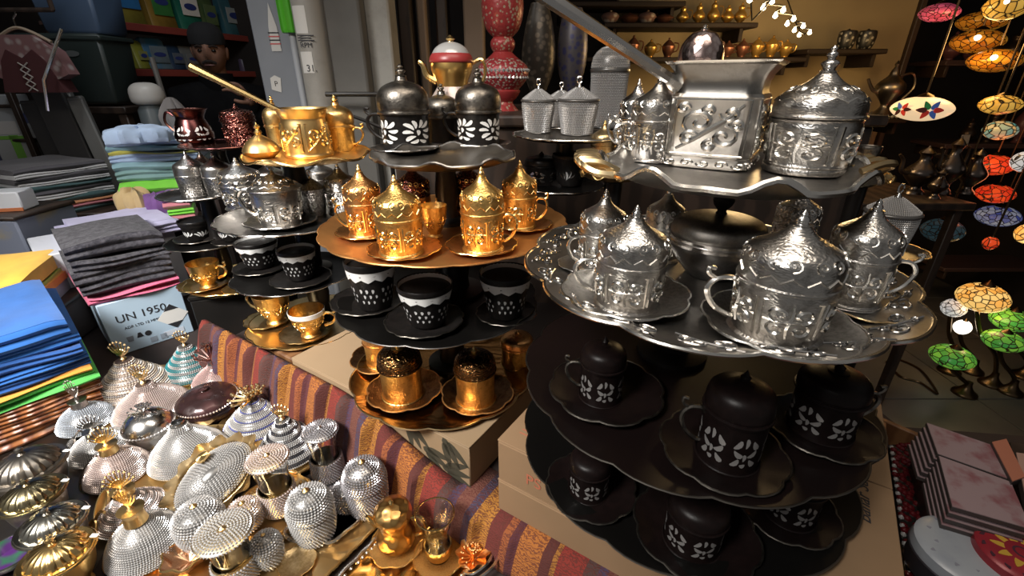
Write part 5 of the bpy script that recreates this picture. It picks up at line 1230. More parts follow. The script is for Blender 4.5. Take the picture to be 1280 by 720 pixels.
brass_d = M('dark bronze base', (.12,.08,.045), 1, .35)
GLOBE = [(.22,-.98),(.55,-.82),(.85,-.48),(1.0,0),(.85,.48),(.55,.82),(.22,.98)]
glow_b = M('hot spot glow', (1.0,.88,.62), 0, .4, emit=5)  # glow of the hot spots set on the lamp globes
def hang_lamp(label, px, py, w, hpx, m, y=2.3, hot=False):
    c = aty(px, py, y); r = w/2*depth(c)/FPX; k = hpx/w*1.02
    t = thing('hanging_lamp', label, 'lamp', c, -atan2(c.x, c.y), 'hanging mosaic lamps')
    put('globe', lathe(smoothp([(a*r, b*r*k) for a, b in GLOBE], 3), 32), m, t)
    put('cap', lathe([(r*.3,r*k*.92),(r*.24,r*k*1.08),(r*.1,r*k*1.25),(r*.05,r*k*1.3)], 16), brass_d, t); put('bottom_cap', lathe([(0,-r*k*1.1),(r*.12,-r*k*1.05),(r*.26,-r*k*.94)], 16), brass_d, t)
    put('chain', tube([(0,0,r*k*1.28),(0,0,2.745-c.z)], .004, 5), brass_d, t)
    if hot: put('hot_spot', xf(lathe(smoothp([(0,-.5),(.35,-.35),(.5,0),(.35,.35),(0,.5)],3), 12), (-r*.05,-r*.86,r*k*.15), (0,0,0), r*.32), glow_b, t)  # glowing blob on the globe's outer face, standing in for its hot centre
    return t
hang_lamp('amber mosaic hanging lamp at the top right corner', 1258, 8, 46, 30, ms_yel, 1.80, True)
hang_lamp('dim bronze mosaic hanging lamp, second below the top right corner', 1228, 27, 52, 22, ms_amber, 2.62)
hang_lamp('bright amber mosaic hanging lamp, third below the top right corner', 1222, 52, 54, 26, ms_amber, 2.40, True)
hang_lamp('amber mosaic hanging lamp with greenish glow, above the dark shelf', 1243, 76, 54, 26, ms_amber, 2.18, True)
t = hang_lamp('white mosaic hanging lamp with coloured star flowers', 1152, 136, 64, 28, M('cream lit glass', (1.0,.72,.42), 0, .3, emit=.6), 2.00)
c = t.location; r = 32*depth(c)/FPX
petm = [M('petal '+n, c_, 0, .3, emit=.25) for n, c_ in (('red',(.5,.03,.02)),('blue',(.05,.12,.4)),('green',(.02,.18,.05)),('dark',(.05,.01,.01)))]
for (ox, s) in ((.25, .40), (-.58, .30)):
    for k in range(6):
        a = k*pi/3
        u = ox + s*.62*cos(a); v = s*.62*sin(a)*.75
        yy = -max(.1, (1-min(.98,u*u)-(v/.45)**2*.6))**.5*1.0
        put('mosaic_petal', slab([(q[0]*r, q[1]*r) for q in petal(s*.42, s*.22, a, 0, 0)], .004), petm[(k+(ox < 0)*3) % 4], t, (u*r, yy*r-.004, v*r), (pi/2, 0, u*1.1))
hang_lamp('small amber jewelled hanging lamp beside the right edge', 1250, 131, 42, 22, ms_yel, 1.90)
hang_lamp('teal and amber hanging lamp beside the white price card', 1250, 163, 34, 22, ms_teal, 2.10)
hang_lamp('bright red mosaic hanging lamp, upper of the two red ones', 1241, 206, 42, 24, ms_red, 2.30, False)
hang_lamp('red mosaic hanging lamp, lower of the two red ones', 1244, 242, 38, 22, ms_red, 2.52)
hang_lamp('blue and white mosaic hanging lamp under the red ones', 1247, 270, 44, 24, ms_blue, 2.72)
hang_lamp('white mosaic hanging lamp cut by the right edge', 1280, 202, 26, 24, ms_white, 1.85)
hang_lamp('orange mosaic hanging lamp cut by the right edge', 1284, 292, 24, 24, ms_or, 2.05)
hang_lamp('small deep red globe lamp under the blue lamp', 1238, 304, 16, 16, ms_red, 1.78)
hang_lamp('pink beaded hanging lamp at the top left of the lamp corner', 1174, 16, 42, 20, ms_pink, 2.30)
hang_lamp('dark teal globe lamp behind the crystal cup on the right', 1178, 288, 44, 28, mosaic('dim teal mosaic', (.02,.06,.08), (.05,.10,.12), .2, 40), 1.98)
def table_lamp(label, px, py, w, hpx, m, bpx, bpy):
    b = atz(bpx, bpy, .001); y = b.y; c = aty(px, py, y); r = w/2*depth(c)/FPX; k = hpx/w*1.02
    t = thing('mosaic_lamp', label, 'lamp', (b.x, y, .0005), 0, 'standing mosaic lamps')
    put('base', lathe(smoothp([(.055,0),(.052,.012),(.032,.028),(.018,.05),(.014,.075)],3), 24), brass_d, t)
    dx = c.x-b.x; zc = c.z
    put('stem', tube(curve([(0,0,.06),(dx*.2,0,zc*.35),(dx*.7,0,zc*.6),(dx,0,zc-r*k*.95)],5), .010, 8), brass_d, t)
    put('globe', lathe(smoothp([(a*r, b_*r*k) for a, b_ in GLOBE], 3), 32), m, t, (dx,0,zc))
    put('cap', lathe([(r*.3,r*k*.92),(r*.24,r*k*1.08),(r*.1,r*k*1.25),(0,r*k*1.4)], 16), brass_d, t, (dx,0,zc))
table_lamp('standing lamp with green mosaic globe, nearest on the floor', 1190, 446, 46, 26, ms_green, 1205, 492)
table_lamp('standing lamp with glowing amber globe', 1228, 372, 52, 34, ms_or, 1238, 480)
table_lamp('standing lamp with upper green mosaic globe at the right edge', 1264, 400, 42, 26, ms_green, 1278, 470)
table_lamp('standing lamp with lower green mosaic globe near the right edge', 1254, 426, 42, 24, ms_green, 1262, 490)
table_lamp('standing lamp with white crystal globe', 1192, 385, 26, 22, ms_white, 1186, 464)
table_lamp('standing lamp with small heart-bright white globe', 1203, 409, 18, 18, M('white lit globe', (1,.92,.75), 0, .3, emit=2.0), 1214, 464)
o = put('lamp_cord', tube(curve([atz(1108,452,.006),atz(1125,470,.006),atz(1150,478,.006),atz(1172,492,.006),atz(1150,462,.006),atz(1120,448,.006)],6), .006, 5), brass_d); tag(o, 'looped dark lamp cord on the floor by the green lamp', 'cord')
for nm, px, py, c_, e_, rr in (('lamp_glow',1225,60,(1,.6,.2),3,.1),('lamp_glow',1235,380,(1,.65,.3),2.5,.1),('lamp_glow',1240,220,(1,.25,.1),1.0,.1)):
    l = bpy.data.lights.new(nm,'POINT'); l.energy = e_; l.color = c_; l.shadow_soft_size = rr
    q = bpy.data.objects.new(nm, l); COL.objects.link(q); q.location = aty(px, py, 2.05)
# dark shelves behind the lamps
for py, lab in ((76,'upper dark shelf behind the hanging lamps'), (178,'middle dark shelf behind the hanging lamps'), (330,'lower dark shelf behind the standing lamps')):
    a, b = aty(1168, py, 2.85), aty(1330, py, 2.85)
    t = thing('wall_shelf', lab, 'shelf', ((a.x+b.x)/2, 2.9, a.z)); put('board', box(b.x-a.x,.26,.025,.004,-.025), M('shelf paint '+str(py), (.07,.04,.035), 0, .5), t)
    for s in (-1,1): put('bracket', box(.02,.22,.06,.003,-.085), wood_d, t, (s*(b.x-a.x)*.45,0,0))
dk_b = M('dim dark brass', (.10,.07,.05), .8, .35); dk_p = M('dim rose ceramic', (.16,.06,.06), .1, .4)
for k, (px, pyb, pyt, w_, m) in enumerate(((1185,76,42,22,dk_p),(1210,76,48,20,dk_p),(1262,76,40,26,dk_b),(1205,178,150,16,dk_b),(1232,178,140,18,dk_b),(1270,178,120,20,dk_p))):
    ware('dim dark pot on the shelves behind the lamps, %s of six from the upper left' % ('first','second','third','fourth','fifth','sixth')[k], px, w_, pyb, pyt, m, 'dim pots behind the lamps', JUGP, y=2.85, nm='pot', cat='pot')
a = aty(1216, 172, 2.75); t = thing('price_card', 'small white price card on the middle shelf behind the lamps', 'card', (a.x, 2.79, aty(1216,178,2.85).z)); put('card', box(.05,.004,.05,.001), M('dim card',(.40,.38,.34),0,.7), t, rot=(radians(-8),0,0))
# dark brass ewers on a stool between stack and lamps
t = thing('stool', 'dark stool with dark metal ewers right of the silver stack', 'stool', (1.55, 2.0, .0))
put('seat', box(.62,.42,.03,.005,1.02), wood_d, t)
for sx, sy in ((-1,-1),(1,-1),(-1,1),(1,1)): put('leg', box(.035,.035,1.02,.003), wood_d, t, (sx*.27, sy*.17, 0))
for k, (px, pyb, pyt, w_) in enumerate(((1130,272,182,34),(1165,268,170,30),(1196,265,185,28),(1140,255,206,20))):
    y = 1.98-.0*k; a = aty(px, pyb, y); z = 1.05; r = w_/2*depth((a.x,y,1.2))/FPX; h = ztop((a.x,y,0), pyt)-z
    t = thing('ewer', 'dark metal ewer on the stool, %s' % ('left with tall spout','middle','right','small one in front')[k], 'ewer', (a.x, y-(.09 if k == 3 else 0), z), .3*k, 'dark ewers on the stool')
    put('body', lathe(smoothp([(r*.7,0),(r*.6,h*.05),(r*.35,h*.15),(r*.95,h*.35),(r*1.0,h*.48),(r*.4,h*.68),(r*.35,h*.8),(r*.5,h*.86),(r*.12,h*.96),(r*.05,h)],3), 24), M('dark steel '+str(k), (.13,.11,.10), 1, .3), t)
    put('spout', tube(curve([(-r*.8,0,h*.42),(-r*1.5,0,h*.48),(-r*1.6,0,h*.7),(-r*2.0,0,h*.82)],4), lambda s: r*.16*(1.2-.6*s), 6), dk_b, t); put('handle', tube(curve([(r*.4,0,h*.8),(r*1.4,0,h*.8),(r*1.5,0,h*.5),(r*.9,0,h*.36)],4), r*.1, 6), dk_b, t)

# ================================================================ right corner: crate, ruby tray, printed boards, tins
cz = .8005
def wall(px0, py0, px1, py1, h, nm, par=None):
    a, b = atz(px0, py0, cz+h), atz(px1, py1, cz+h); L = (b-a).length
    return put(nm, box(L, .012, h, .002), wood_o, par, ((a.x+b.x)/2, (a.y+b.y)/2, cz), (0,0,atan2(b.y-a.y, b.x-a.x)))
t = thing('wooden_crate', 'low orange wooden crate behind the printed boards', 'crate', (0,0,0))
wall(1102, 523, 1158, 547, .05, 'board', t); wall(1158, 547, 1300, 600, .05, 'board', t); wall(1104, 527, 1112, 720, .05, 'board', t)
# ruby tray
q = [atz(px, py, cz+.03) for px, py in ((1112,556),(1134,724),(1190,724),(1152,553))]
t = thing('ruby_tray', 'long dark tray set with red stones and a crystal edge', 'tray', (0,0,0))
put('tray_body', prism([(a.x,a.y) for a in q], cz, cz+.03), black, t)
rb = []; cr = []
for i in range(26):
    for j in range(7):
        if (i*7+j*5) % 11 < 4: continue
        u, v = (i+.5)/26, (j+.7)/7.4
        p_ = q[0].lerp(q[1],u).lerp(q[3].lerp(q[2],u), v)
        rb.append(xf(lathe([(.0062,0),(.005,.003),(0,.0055)], 6), (p_.x+.002*sin(i*7+j), p_.y+.002*cos(j*9+i), cz+.03)))
for i in range(17):
    p_ = q[0].lerp(q[1],(i+.5)/17); cr.append(xf(lathe([(.0040,0),(.0036,.003),(0,.006)], 6), (p_.x+.003, p_.y, cz+.03)))
put('ruby_stones', join(*rb), bead_r, t, kind='stuff'); put('crystal_edge', join(*cr), bead_w, t, kind='stuff')
a = atz(1112, 712, cz); tn = []
for k in range(60):
    an = k*2.4; rr = .012+.030*((k*37) % 10)/10
    tn.append(tube([(0,0,.002),(rr*.5*cos(an),rr*.5*sin(an),.022),(rr*cos(an),rr*sin(an),.010+.02*((k*13) % 7)/7)], .0009, 3))
o = put('tinsel_tuft', join(*tn), gold_r, None, (a.x+.012, a.y, cz)); o['kind'] = 'stuff'; tag(o, 'tuft of gold tinsel beside the ruby tray at the bottom', 'tinsel')
# printed boards in two overlapping stacks
pr = M('pink floral print', (.30,.215,.225), 0, .35, ('noise', 34, (.22,.09,.10), .50, .68), None, .2)
pr.node_tree.nodes['Principled BSDF'].inputs['Roughness'].default_value = .32
edge_m = M('board edge', (.05,.04,.038), 0, .5)
def board(label, quad, zt, th, m, group, ztrue=None, off=(0,0)):
    P = [atz(px, py, zt) for px, py in quad]
    c = sum(P, Vector())/4; zz = (zt if ztrue is None else ztrue)
    t = thing('printed_board', label, 'board', (c.x+off[0], c.y+off[1], zz-th), 0, group)
    put('core', prism([(p.x-c.x, p.y-c.y) for p in P], 0, th*.86), edge_m, t)
    put('print', prism([((p.x-c.x)*.985, (p.y-c.y)*.985) for p in P], th*.86, th), m, t)
    return t
QA = [(1158,528),(1172,567),(1265,600),(1240,556)]; QB = [(1173,569),(1190,633),(1290,662),(1264,602)]
for nm, Q, n in (('back', QA, 6), ('front', QB, 6)):
    for k in range(n):
        board('pink rose printed board, %s of the %s stack at the right' % (('topmost','second from the top','third from the top','fourth from the top','fifth from the top','bottom')[k], nm), Q, .935, .007, pr, 'pink printed boards', .935-k*.0100, (-.003*k, -.002*k*(nm == 'front')))
zb_ = .935-5*.0100-.0075
t = thing('box', 'dark box under the pink printed boards', 'box', (0,0,cz)); 
P = [atz(px, py, .935) for px, py in (QA[0], QB[1], QB[2], QA[3])]; c = sum(P, Vector())/4
put('box_body', prism([(c.x+(p.x-c.x)*.93, c.y+(p.y-c.y)*.93) for p in P], 0, zb_-cz-.0145), black, t); put('box_lid', prism([(c.x+(p.x-c.x)*.95, c.y+(p.y-c.y)*.95) for p in P], zb_-cz-.0145, zb_-cz-.001), wood_d, t)
peach_p = M('peach print', (.36,.21,.13), 0, .4, ('voronoi', 14, (.42,.16,.10), .1, .4), None, .2); cream_p = M('lilac cream print', (.31,.27,.31), 0, .4, ('voronoi', 14, (.40,.25,.20), .1, .4), None, .2)
board('peach printed board right of the pink boards', [(1240,552),(1266,602),(1282,596),(1258,548)], .942, .012, peach_p, None)
board('lilac cream printed board cut by the right edge', [(1270,565),(1286,640),(1330,660),(1310,570)], .94, .012, cream_p, None)
t = thing('box', 'dark box under the peach and lilac boards at the right edge', 'box', (0,0,cz)); P = [atz(px, py, .926) for px, py in ((1262,553),(1290,650),(1330,660),(1310,560))]
put('box_body', prism([(p.x,p.y) for p in P], 0, .1), black, t); put('box_lid', prism([(p.x,p.y) for p in P], .1, .927-cz), wood_d, t)
def tin(label, px, py, w, z, m, mrim, deco):
    c = atz(px, py, z+.05); r = w/2*depth(c)/FPX
    t = thing('round_tin', label, 'tin', (c.x, c.y, z))
    put('tin_body', lathe([(r*.97,0),(r*.98,.004),(r*.98,.036)], 44), mrim, t)
    l = put('lid', lathe(smoothp([(r,.030),(r*1.01,.034),(r*1.0,.046),(r*.94,.052),(r*.5,.055),(.001,.056)],2), 44, None, True), m, t); put('rim', rim_vf(r*1.005, .033, .002, 48), mrim, l)
    deco(l, r)
    return t
steel = M('dark tin side', (.12,.11,.13), .8, .35)
def dec1(l, r):
    m = M('grey print', (.22,.22,.26), 0, .5)
    for k in range(22):
        a = k*2.4; q = r*.88*((k+1)/22)**.5; put('printed_fleck', slab([(u*1.1, v) for u, v in petal(.004,.0025,a,0,0)], .0006), m, l, (q*cos(a), q*sin(a), .0545-.004*(q/r)**4))
    put('printed_patch', slab(petal(r*.3, r*.22, .5, 0, 0), .0006), M('mauve print', (.26,.20,.27), 0, .5), l, (r*.4, r*.25, .0545))
tin('large white and grey round tin at the bottom right corner', 1210, 690, 106, cz+.042, M('white tin lid', (.34,.36,.39), .1, .35, ('noise', 20, (.27,.29,.33), .4, .7)), steel, dec1)
tin('dark tin under the large white and grey tin', 1214, 700, 92, cz, steel, steel, lambda l, r: None)
def dec2(l, r):
    ye = M('yellow print', (.50,.30,.04), 0, .4); dr = M('dark print', (.06,.02,.03), 0, .4)
    for k in range(10):
        a = k*pi/5; put('printed_petal', slab(petal(r*.20, r*.09, a, 0, 0), .0008), ye, l, (r*.50*cos(a), r*.50*sin(a), .0545))
    put('printed_ring', slab([(r*.22*cos(q), r*.22*sin(q)) for q in [2*pi*i/16 for i in range(16)]], .0008), dr, l, (0,0,.055))
    for k in range(14):
        a = k*2*pi/14; put('printed_leaf', slab(petal(r*.10, r*.06, a+.8, 0, 0), .0008), dr, l, (r*.83*cos(a), r*.83*sin(a), .0525))
tin('red round tin with yellow petal print at the bottom right corner', 1276, 694, 86, cz+.058, M('red tin lid', (.30,.022,.03), .1, .3, ('voronoi', 30, (.25,.02,.03), .3, .6)), steel, dec2)
tin('tin under the red and yellow tin, mostly hidden', 1283, 706, 80, cz, steel, steel, lambda l, r: None)

# ================================================================ the shop next door at the left
red_sh = M('red shelf edge', (.26,.05,.04), 0, .5)
SA, SB = Vector((-2.06,2.60,0)), Vector((-1.80,3.74,0))
sd = (SB-SA).normalized(); sn = Vector((-sd.y, sd.x, 0)); sa = atan2(sd.y, sd.x)
def on_shelf(px, back=0.0):
    a, f_, _ = ray(px, 45); k = a/f_
    o_ = SA + sn*back
    # o + sd*u : x = k*y
    u = (k*o_.y - o_.x)/(sd.x - k*sd.y)
    return o_ + sd*u
for z, lab in ((1.765,'upper red-edged shelf in the shop next door'), (1.545,'lower red-edged shelf in the shop next door')):
    m_ = (SA+SB)/2 + sn*.14
    t = thing('store_shelf', lab, 'shelf', (m_.x, m_.y, z), sa)
    put('board', box(1.3,.28,.02,.003,-.02), M('shelf board '+lab[:5], (.10,.06,.05), 0, .6), t); put('edge_strip', box(1.3,.012,.036,.002,-.028), red_sh, t, (0,-.146,0))
    for s in (-1,1): put('upright', box(.03,.03,z-.03 if z < 1.7 else .19,.003,-(z-.002) if z < 1.7 else -.219), wood_d, t, (s*.62,.12,0))
def bag(label, px, w, z, h, m, ml, lz=.5, lh=.3, group='packages on the upper store shelf', d=.10):
    p = on_shelf(px, .09)
    t = thing('package', label, 'package', (p.x, p.y, z), sa, group)
    V, F = box(w, d, h, .012)
    put('pouch', ([(x*(1-.10*(zz/h)**4), y*(1-.75*(zz/h)**3), zz) for x, y, zz in V], F), m, t)
    put('label_panel', xf(box(w*.72,.003,h*lh,.001), (0,-d/2-.0005+.0,h*lz-h*lh/2)), ml, t, label=None)
    put('blue_oval', xf(slab([(cos(q)*w*.26, sin(q)*h*.07) for q in [2*pi*i/16 for i in range(16)]], .001), (0,-d/2-.003,h*lz), (pi/2,0,0)), M('oval '+label[:14], (.03,.05,.22), 0, .5), t)
    return t
pk_ = lambda n, c, c2=None: M('pack '+n, c, 0, .4, ('noise', 9, c2 or tuple(x*.6 for x in c), .4, .7))
bag('blue and yellow package, leftmost on the upper store shelf', 164, .17, 1.766, .26, pk_('a', (.20,.17,.03)), pk_('a2', (.03,.16,.40)), .62, .62)
bag('green and yellow package with dark blue oval on the upper store shelf', 204, .17, 1.766, .25, pk_('b', (.26,.16,.03)), pk_('b2', (.05,.22,.06)), .55, .55)
bag('teal package with white label on the upper store shelf', 238, .17, 1.766, .26, pk_('c', (.02,.16,.11)), paper, .52, .36)
bag('olive green package on the upper store shelf', 262, .13, 1.766, .22, pk_('d', (.08,.13,.05)), pk_('d2', (.12,.18,.08)), .5, .5)
bag('slate blue package with pale label on the upper store shelf', 291, .19, 1.766, .28, pk_('e', (.05,.15,.19)), M('dim label', (.35,.40,.42), 0, .6), .45, .32)
bag('mauve package with pale label, rightmost on the upper store shelf', 318, .19, 1.766, .26, pk_('f', (.14,.10,.11)), M('dim label grey', (.30,.29,.30), 0, .6), .45, .36)
GLS = 'packages on the lower store shelf'
bag('yellow package on the lower store shelf', 163, .07, 1.546, .15, pk_('g', (.28,.28,.04)), pk_('g2', (.3,.3,.1)), .5, .3, GLS)
bag('crumpled blue package on the lower store shelf', 184, .15, 1.546, .17, pk_('h', (.04,.14,.26), (.15,.22,.28)), pk_('h2', (.16,.22,.27)), .5, .5, GLS)
bag('navy package on the lower store shelf', 207, .10, 1.546, .14, pk_('i', (.03,.06,.12)), pk_('i2', (.12,.15,.20)), .5, .4, GLS)
bag('grey white package on the lower store shelf beside the man', 226, .13, 1.546, .14, pk_('j', (.17,.18,.18)), pk_('j2', (.2,.21,.22)), .5, .4, GLS)
for k, px in enumerate((296,305,314,322)):
    p = on_shelf(px, .08); t = thing('bottle', 'dim purple spray bottle on the lower store shelf, %s from the left' % ('first','second','third','fourth')[k], 'bottle', (p.x, p.y, 1.546), 0, 'spray bottles on the lower store shelf')
    put('bottle_body', lathe([(.03,0),(.032,.01),(.030,.08),(.012,.11),(.012,.12)], 16), M('purple plastic '+str(k), (.12+.03*(k % 2),.09,.15), 0, .4), t); put('spray_head', box(.02,.045,.03,.004,.12), pk_('w'+str(k), (.25,.25,.26)), t)

# the man in a dark coat and knitted cap
mp = aty(266, 78, 2.70)
fig = thing('person', 'person in a black coat and dark knitted cap standing behind the towels', 'person', (mp.x, 2.70, 0), radians(22))
skin = M('skin', (.30,.16,.11), 0, .5, ('noise', 12, (.25,.125,.085), .4, .7), spec=.3)
coat = M('black coat', (.005,.005,.006), 0, .85, ('noise', 20, (.008,.008,.009), .4, .7), ('fine', 60, .2), spec=.15)
def skinmesh(name, verts, edges, radii, m, sub=2, root=0):
    me = bpy.data.meshes.new(name); me.from_pydata(verts, edges, []); me.update()
    me.materials.append(None)
    o = bpy.data.objects.new(name, me); COL.objects.link(o)
    md = o.modifiers.new('skin', 'SKIN'); sv = me.skin_vertices[0].data
    for k, r_ in enumerate(radii): sv[k].radius = r_ if hasattr(r_, '__len__') else (r_, r_); sv[k].use_root = (k == root)
    s2 = o.modifiers.new('sub', 'SUBSURF'); s2.levels = sub; s2.render_levels = sub
    md.use_smooth_shade = True
    o.material_slots[0].link = 'OBJECT'; o.material_slots[0].material = m; o.parent = fig
    return o
bv = [(0,0,.95),(0,.01,1.10),(0,.0,1.28),(0,0,1.42),(0,.0,1.50),
      (.10,0,.88),(.11,-.01,.50),(.11,.02,.10),(.12,-.10,.05), (-.10,0,.88),(-.11,-.01,.50),(-.11,.02,.10),(-.12,-.10,.05),
      (.19,0,1.41),(.27,-.02,1.16),(.24,-.22,1.22),(.20,-.32,1.36), (-.19,0,1.41),(-.26,.02,1.14),(-.22,-.10,.92)]
be = [(0,1),(1,2),(2,3),(3,4),(0,5),(5,6),(6,7),(7,8),(0,9),(9,10),(10,11),(11,12),(3,13),(13,14),(14,15),(15,16),(3,17),(17,18),(18,19)]
br = [(.17,.13),(.16,.12),(.18,.13),(.14,.11),.065, .095,.07,.05,.045, .095,.07,.05,.045, .075,.06,.05,.042, .075,.06,.045]
skinmesh('coat', bv, be, br, coat)
def hand(par_pt, d, up, side):
    """five curled fingers on a palm"""
    d, up = Vector(d).normalized(), Vector(up).normalized(); s_ = d.cross(up).normalized()*side
    P = Vector(par_pt); V = [P, P+d*.045, P+d*.085]; E = [(0,1),(1,2)]; R = [.026,(.036,.018),(.038,.016)]
    for k, (o_, L) in enumerate(((-.030,.070),(-.010,.082),(.010,.076),(.030,.060))):
        b0 = len(V); q = P+d*.088+s_*o_
        V += [q, q+d*L*.45-up*.008, q+d*L*.75-up*.028, q+d*L*.85-up*.05]; E += [(2,b0),(b0,b0+1),(b0+1,b0+2),(b0+2,b0+3)]; R += [.0095,.0085,.008,.007]
    b0 = len(V); q = P+d*.04-s_*.034
    V += [q, q+d*.03-s_*.022-up*.01, q+d*.055-s_*.020-up*.03]; E += [(1,b0),(b0,b0+1),(b0+1,b0+2)]; R += [.012,.010,.008]
    return V, E, R
V_, E_, R_ = hand((.195,-.335,1.385), (-.6,-.35,.75), (.7,-.5,.5), 1); skinmesh('hand', V_, E_, R_, skin, 1)
V_, E_, R_ = hand((-.215,-.115,.90), (0,-.3,-1), (1,0,0), 1); skinmesh('hand', V_, E_, R_, skin, 1)
def head_vf():
    V, F = [], []; n, m = 44, 34
    g = lambda a, b, s: math.exp(-((a*a+b*b)/(s*s)))
    for i in range(m+1):
        ph = pi*i/m
        for j in range(n):
            th = 2*pi*j/n
            x, y, z = sin(ph)*sin(th), -sin(ph)*cos(th), cos(ph)
            X, Y, Z = .076*x, .098*y, .118*z
            if z < 0: X *= 1-.28*(-z)**1.3; Y *= 1-.10*(-z)
            if y < 0:
                f_ = -y
                Y -= f_*(.024*g(x*1.0,z+.14,.13) + .012*g(x,z+.02,.10) + .008*g(x,z-.24,.30) + .010*g(x,z+.62,.22) + .006*g(x,z+.40,.14))
                Y += f_*(.014*(g(x-.38,z-.06,.17)+g(x+.38,z-.06,.17)) + .004*g(x,z+.47,.10)+.004*g(x,z+.32,.05))
            V.append((X, Y, Z))
    for i in range(m):
        for j in range(n):
            q = (j+1) % n; F.append((i*n+j, i*n+n+j, i*n+n+q, i*n+q))
    return V, F
hd = put('head', head_vf(), skin, fig, (0,-.015,1.632), (radians(4),0,0))
put('neck', tube([(0,.012,1.46),(0,.0,1.58)], lambda s: .058-.006*s, 14), skin, fig)
beard = M('dark stubble', (.035,.024,.02), 0, .9)
for s in (-1,1):
    put('eye', xf(lathe(smoothp([(0,-1),(.7,-.7),(1,0),(.7,.7),(0,1)],2), 10), (s*.030,-.083,.008), (0,0,0), (.012,.009,.007)), M('eye '+('r' if s > 0 else 'l'), (.02,.015,.012), 0, .2), hd)
    put('eyebrow', tube([(s*.014,-.097,.026),(s*.032,-.093,.031),(s*.050,-.078,.025)], .0045, 6), beard, hd)
    put('ear', xf(lathe(smoothp([(0,-1),(.8,-.6),(1,.2),(.7,.8),(0,1)],2), 12), (s*.076,.01,-.008), (0,s*.15,0), (.010,.020,.032)), skin, hd)
put('moustache', tube([(-.030,-.092,-.050),(-.012,-.104,-.040),(0,-.106,-.039),(.012,-.104,-.040),(.030,-.092,-.050)], .007, 6), beard, hd)
put('mouth', tube([(-.022,-.094,-.058),(0,-.101,-.058),(.022,-.094,-.058)], .0035, 6), M('lips', (.22,.09,.08), 0, .5), hd)
put('knitted_cap', lathe(smoothp([(.079,.034),(.082,.038),(.082,.062),(.077,.092),(.056,.122),(.028,.134),(.001,.137)],3), 40, lambda a,k,q: q*(1+.015*cos(30*a))*(1+.24*abs(sin(a))**2), False), M('dark knit', (.018,.018,.02), 0, .95, None, ('fine', 90, .6)), hd)
put('collar', lathe([(.075,1.42),(.085,1.47),(.080,1.53),(.072,1.525),(.068,1.45)], 28), coat, fig)

# plastic tubs, panels, bottles and clothes at the far left
t = thing('bench', 'dark bench under the plastic tubs at the left', 'bench', (-1.95, 2.29, 0)); put('bench_top', box(.46,.24,.03,.004,1.36), wood_d, t)
for sx, sy in ((-1,-1),(1,-1),(-1,1),(1,1)): put('leg', box(.04,.04,1.36,.004), wood_d, t, (sx*.20, sy*.09, 0))
def tub(label, px, w, pyb, pyt, m, y, mark):
    a = aty(px, pyb, y); z0 = max(a.z, 1.391) if mark == 0 else mark; h = ztop((a.x,y,0), pyt)-z0; wd = w*depth((a.x,y,1.5))/FPX
    t = thing('plastic_tub', label, 'tub', (a.x, y, z0), .12, 'plastic tubs')
    V, F = box(wd, .22, h, .012); put('tub_body', ([(x*(.88+.12*zz/h), yy*(.88+.12*zz/h), zz) for x, yy, zz in V], F), m, t)
    put('rim', box(wd*1.05,.235,.022,.006,h-.026), m, t)
    put('embossed_mark', xf(slab([(cos(q)*.03, sin(q)*.012) for q in [2*pi*i/16 for i in range(16)]], .001), (wd*.12,-.109,h*.72), (pi/2,0,0)), M('tub mark '+str(px), (.10,.11,.11), 0, .5), t)
    return z0+h
zt_ = tub('dark green grey plastic tub on the bench', 121, 92, 128, 44, M('dark green plastic', (.028,.040,.038), 0, .45), 2.29, 0)
tub('slate blue plastic tub stacked on the dark green tub', 112, 66, 44, -20, M('slate blue plastic', (.075,.12,.20), 0, .4), 2.29, zt_)
def panel(label, px, w, pyt, y, m, rx, rz, th=.03):
    a = aty(px, 150, y); wd = w*depth((a.x,y,1.3))/FPX; h = ztop((a.x,y,0), pyt)-.002
    t = thing('panel', label, 'panel', (a.x, y, .002), rz, 'grey panels behind the striped towels'); put('sheet', box(wd, th, h, .012), m, t, rot=(0,radians(rx),0))
    put('edge_trim', box(wd*.96, th*1.1, .02, .006, h-.02), m, t, rot=(0,radians(rx),0))
gp_ = M('dark grey panel', (.055,.053,.055), 0, .6, ('noise', 5, (.045,.043,.045), .4, .7)); gp2 = M('pale grey panel', (.17,.17,.165), 0, .5, ('noise', 5, (.14,.14,.135), .4, .7))
panel('tall dark grey panel behind the striped towels', 106, 36, 86, 2.09, gp_, -4, .1); panel('wide dark grey panel left of the tall one', 82, 42, 124, 2.13, gp_, -3, .1)
panel('pale grey panel right of the tall dark one', 133, 18, 111, 2.13, gp2, -5, .2); panel('slim pale grey panel beside the aqua towels', 148, 16, 118, 2.09, gp2, -5, .3)
# pump bottle, broom pole and plastic bag
a = aty(181, 110, 2.12); t = thing('pump_bottle', 'grey bottle with a big white cap behind the aqua towels', 'bottle', (a.x, 2.12, 1.104)); h = ztop((0,2.12,0), 104)-1.104
put('bottle_body', lathe([(.05,0),(.055,.02),(.05,h*.72),(.03,h*.8)], 24), M('grey plastic', (.10,.12,.13), 0, .4), t); put('cap', lathe(smoothp([(.045,h*.78),(.062,h*.82),(.060,h*.94),(.035,h),(.001,h*1.01)],3), 24), M('white plastic', (.55,.53,.50), 0, .4), t)
a = aty(197, 78, 2.22); o = put('pole', tube([(a.x-.02,2.22,a.z+.02),(a.x+.05,2.16,.002)], .011, 8), M('grey pole', (.20,.19,.18), .3, .4)); tag(o, 'grey pole leaning behind the white capped bottle', 'pole')
a = aty(214, 130, 2.06); t = thing('plastic_bag', 'pale hanging plastic bag between the pole and the person', 'bag', (a.x, 2.06, 1.104))
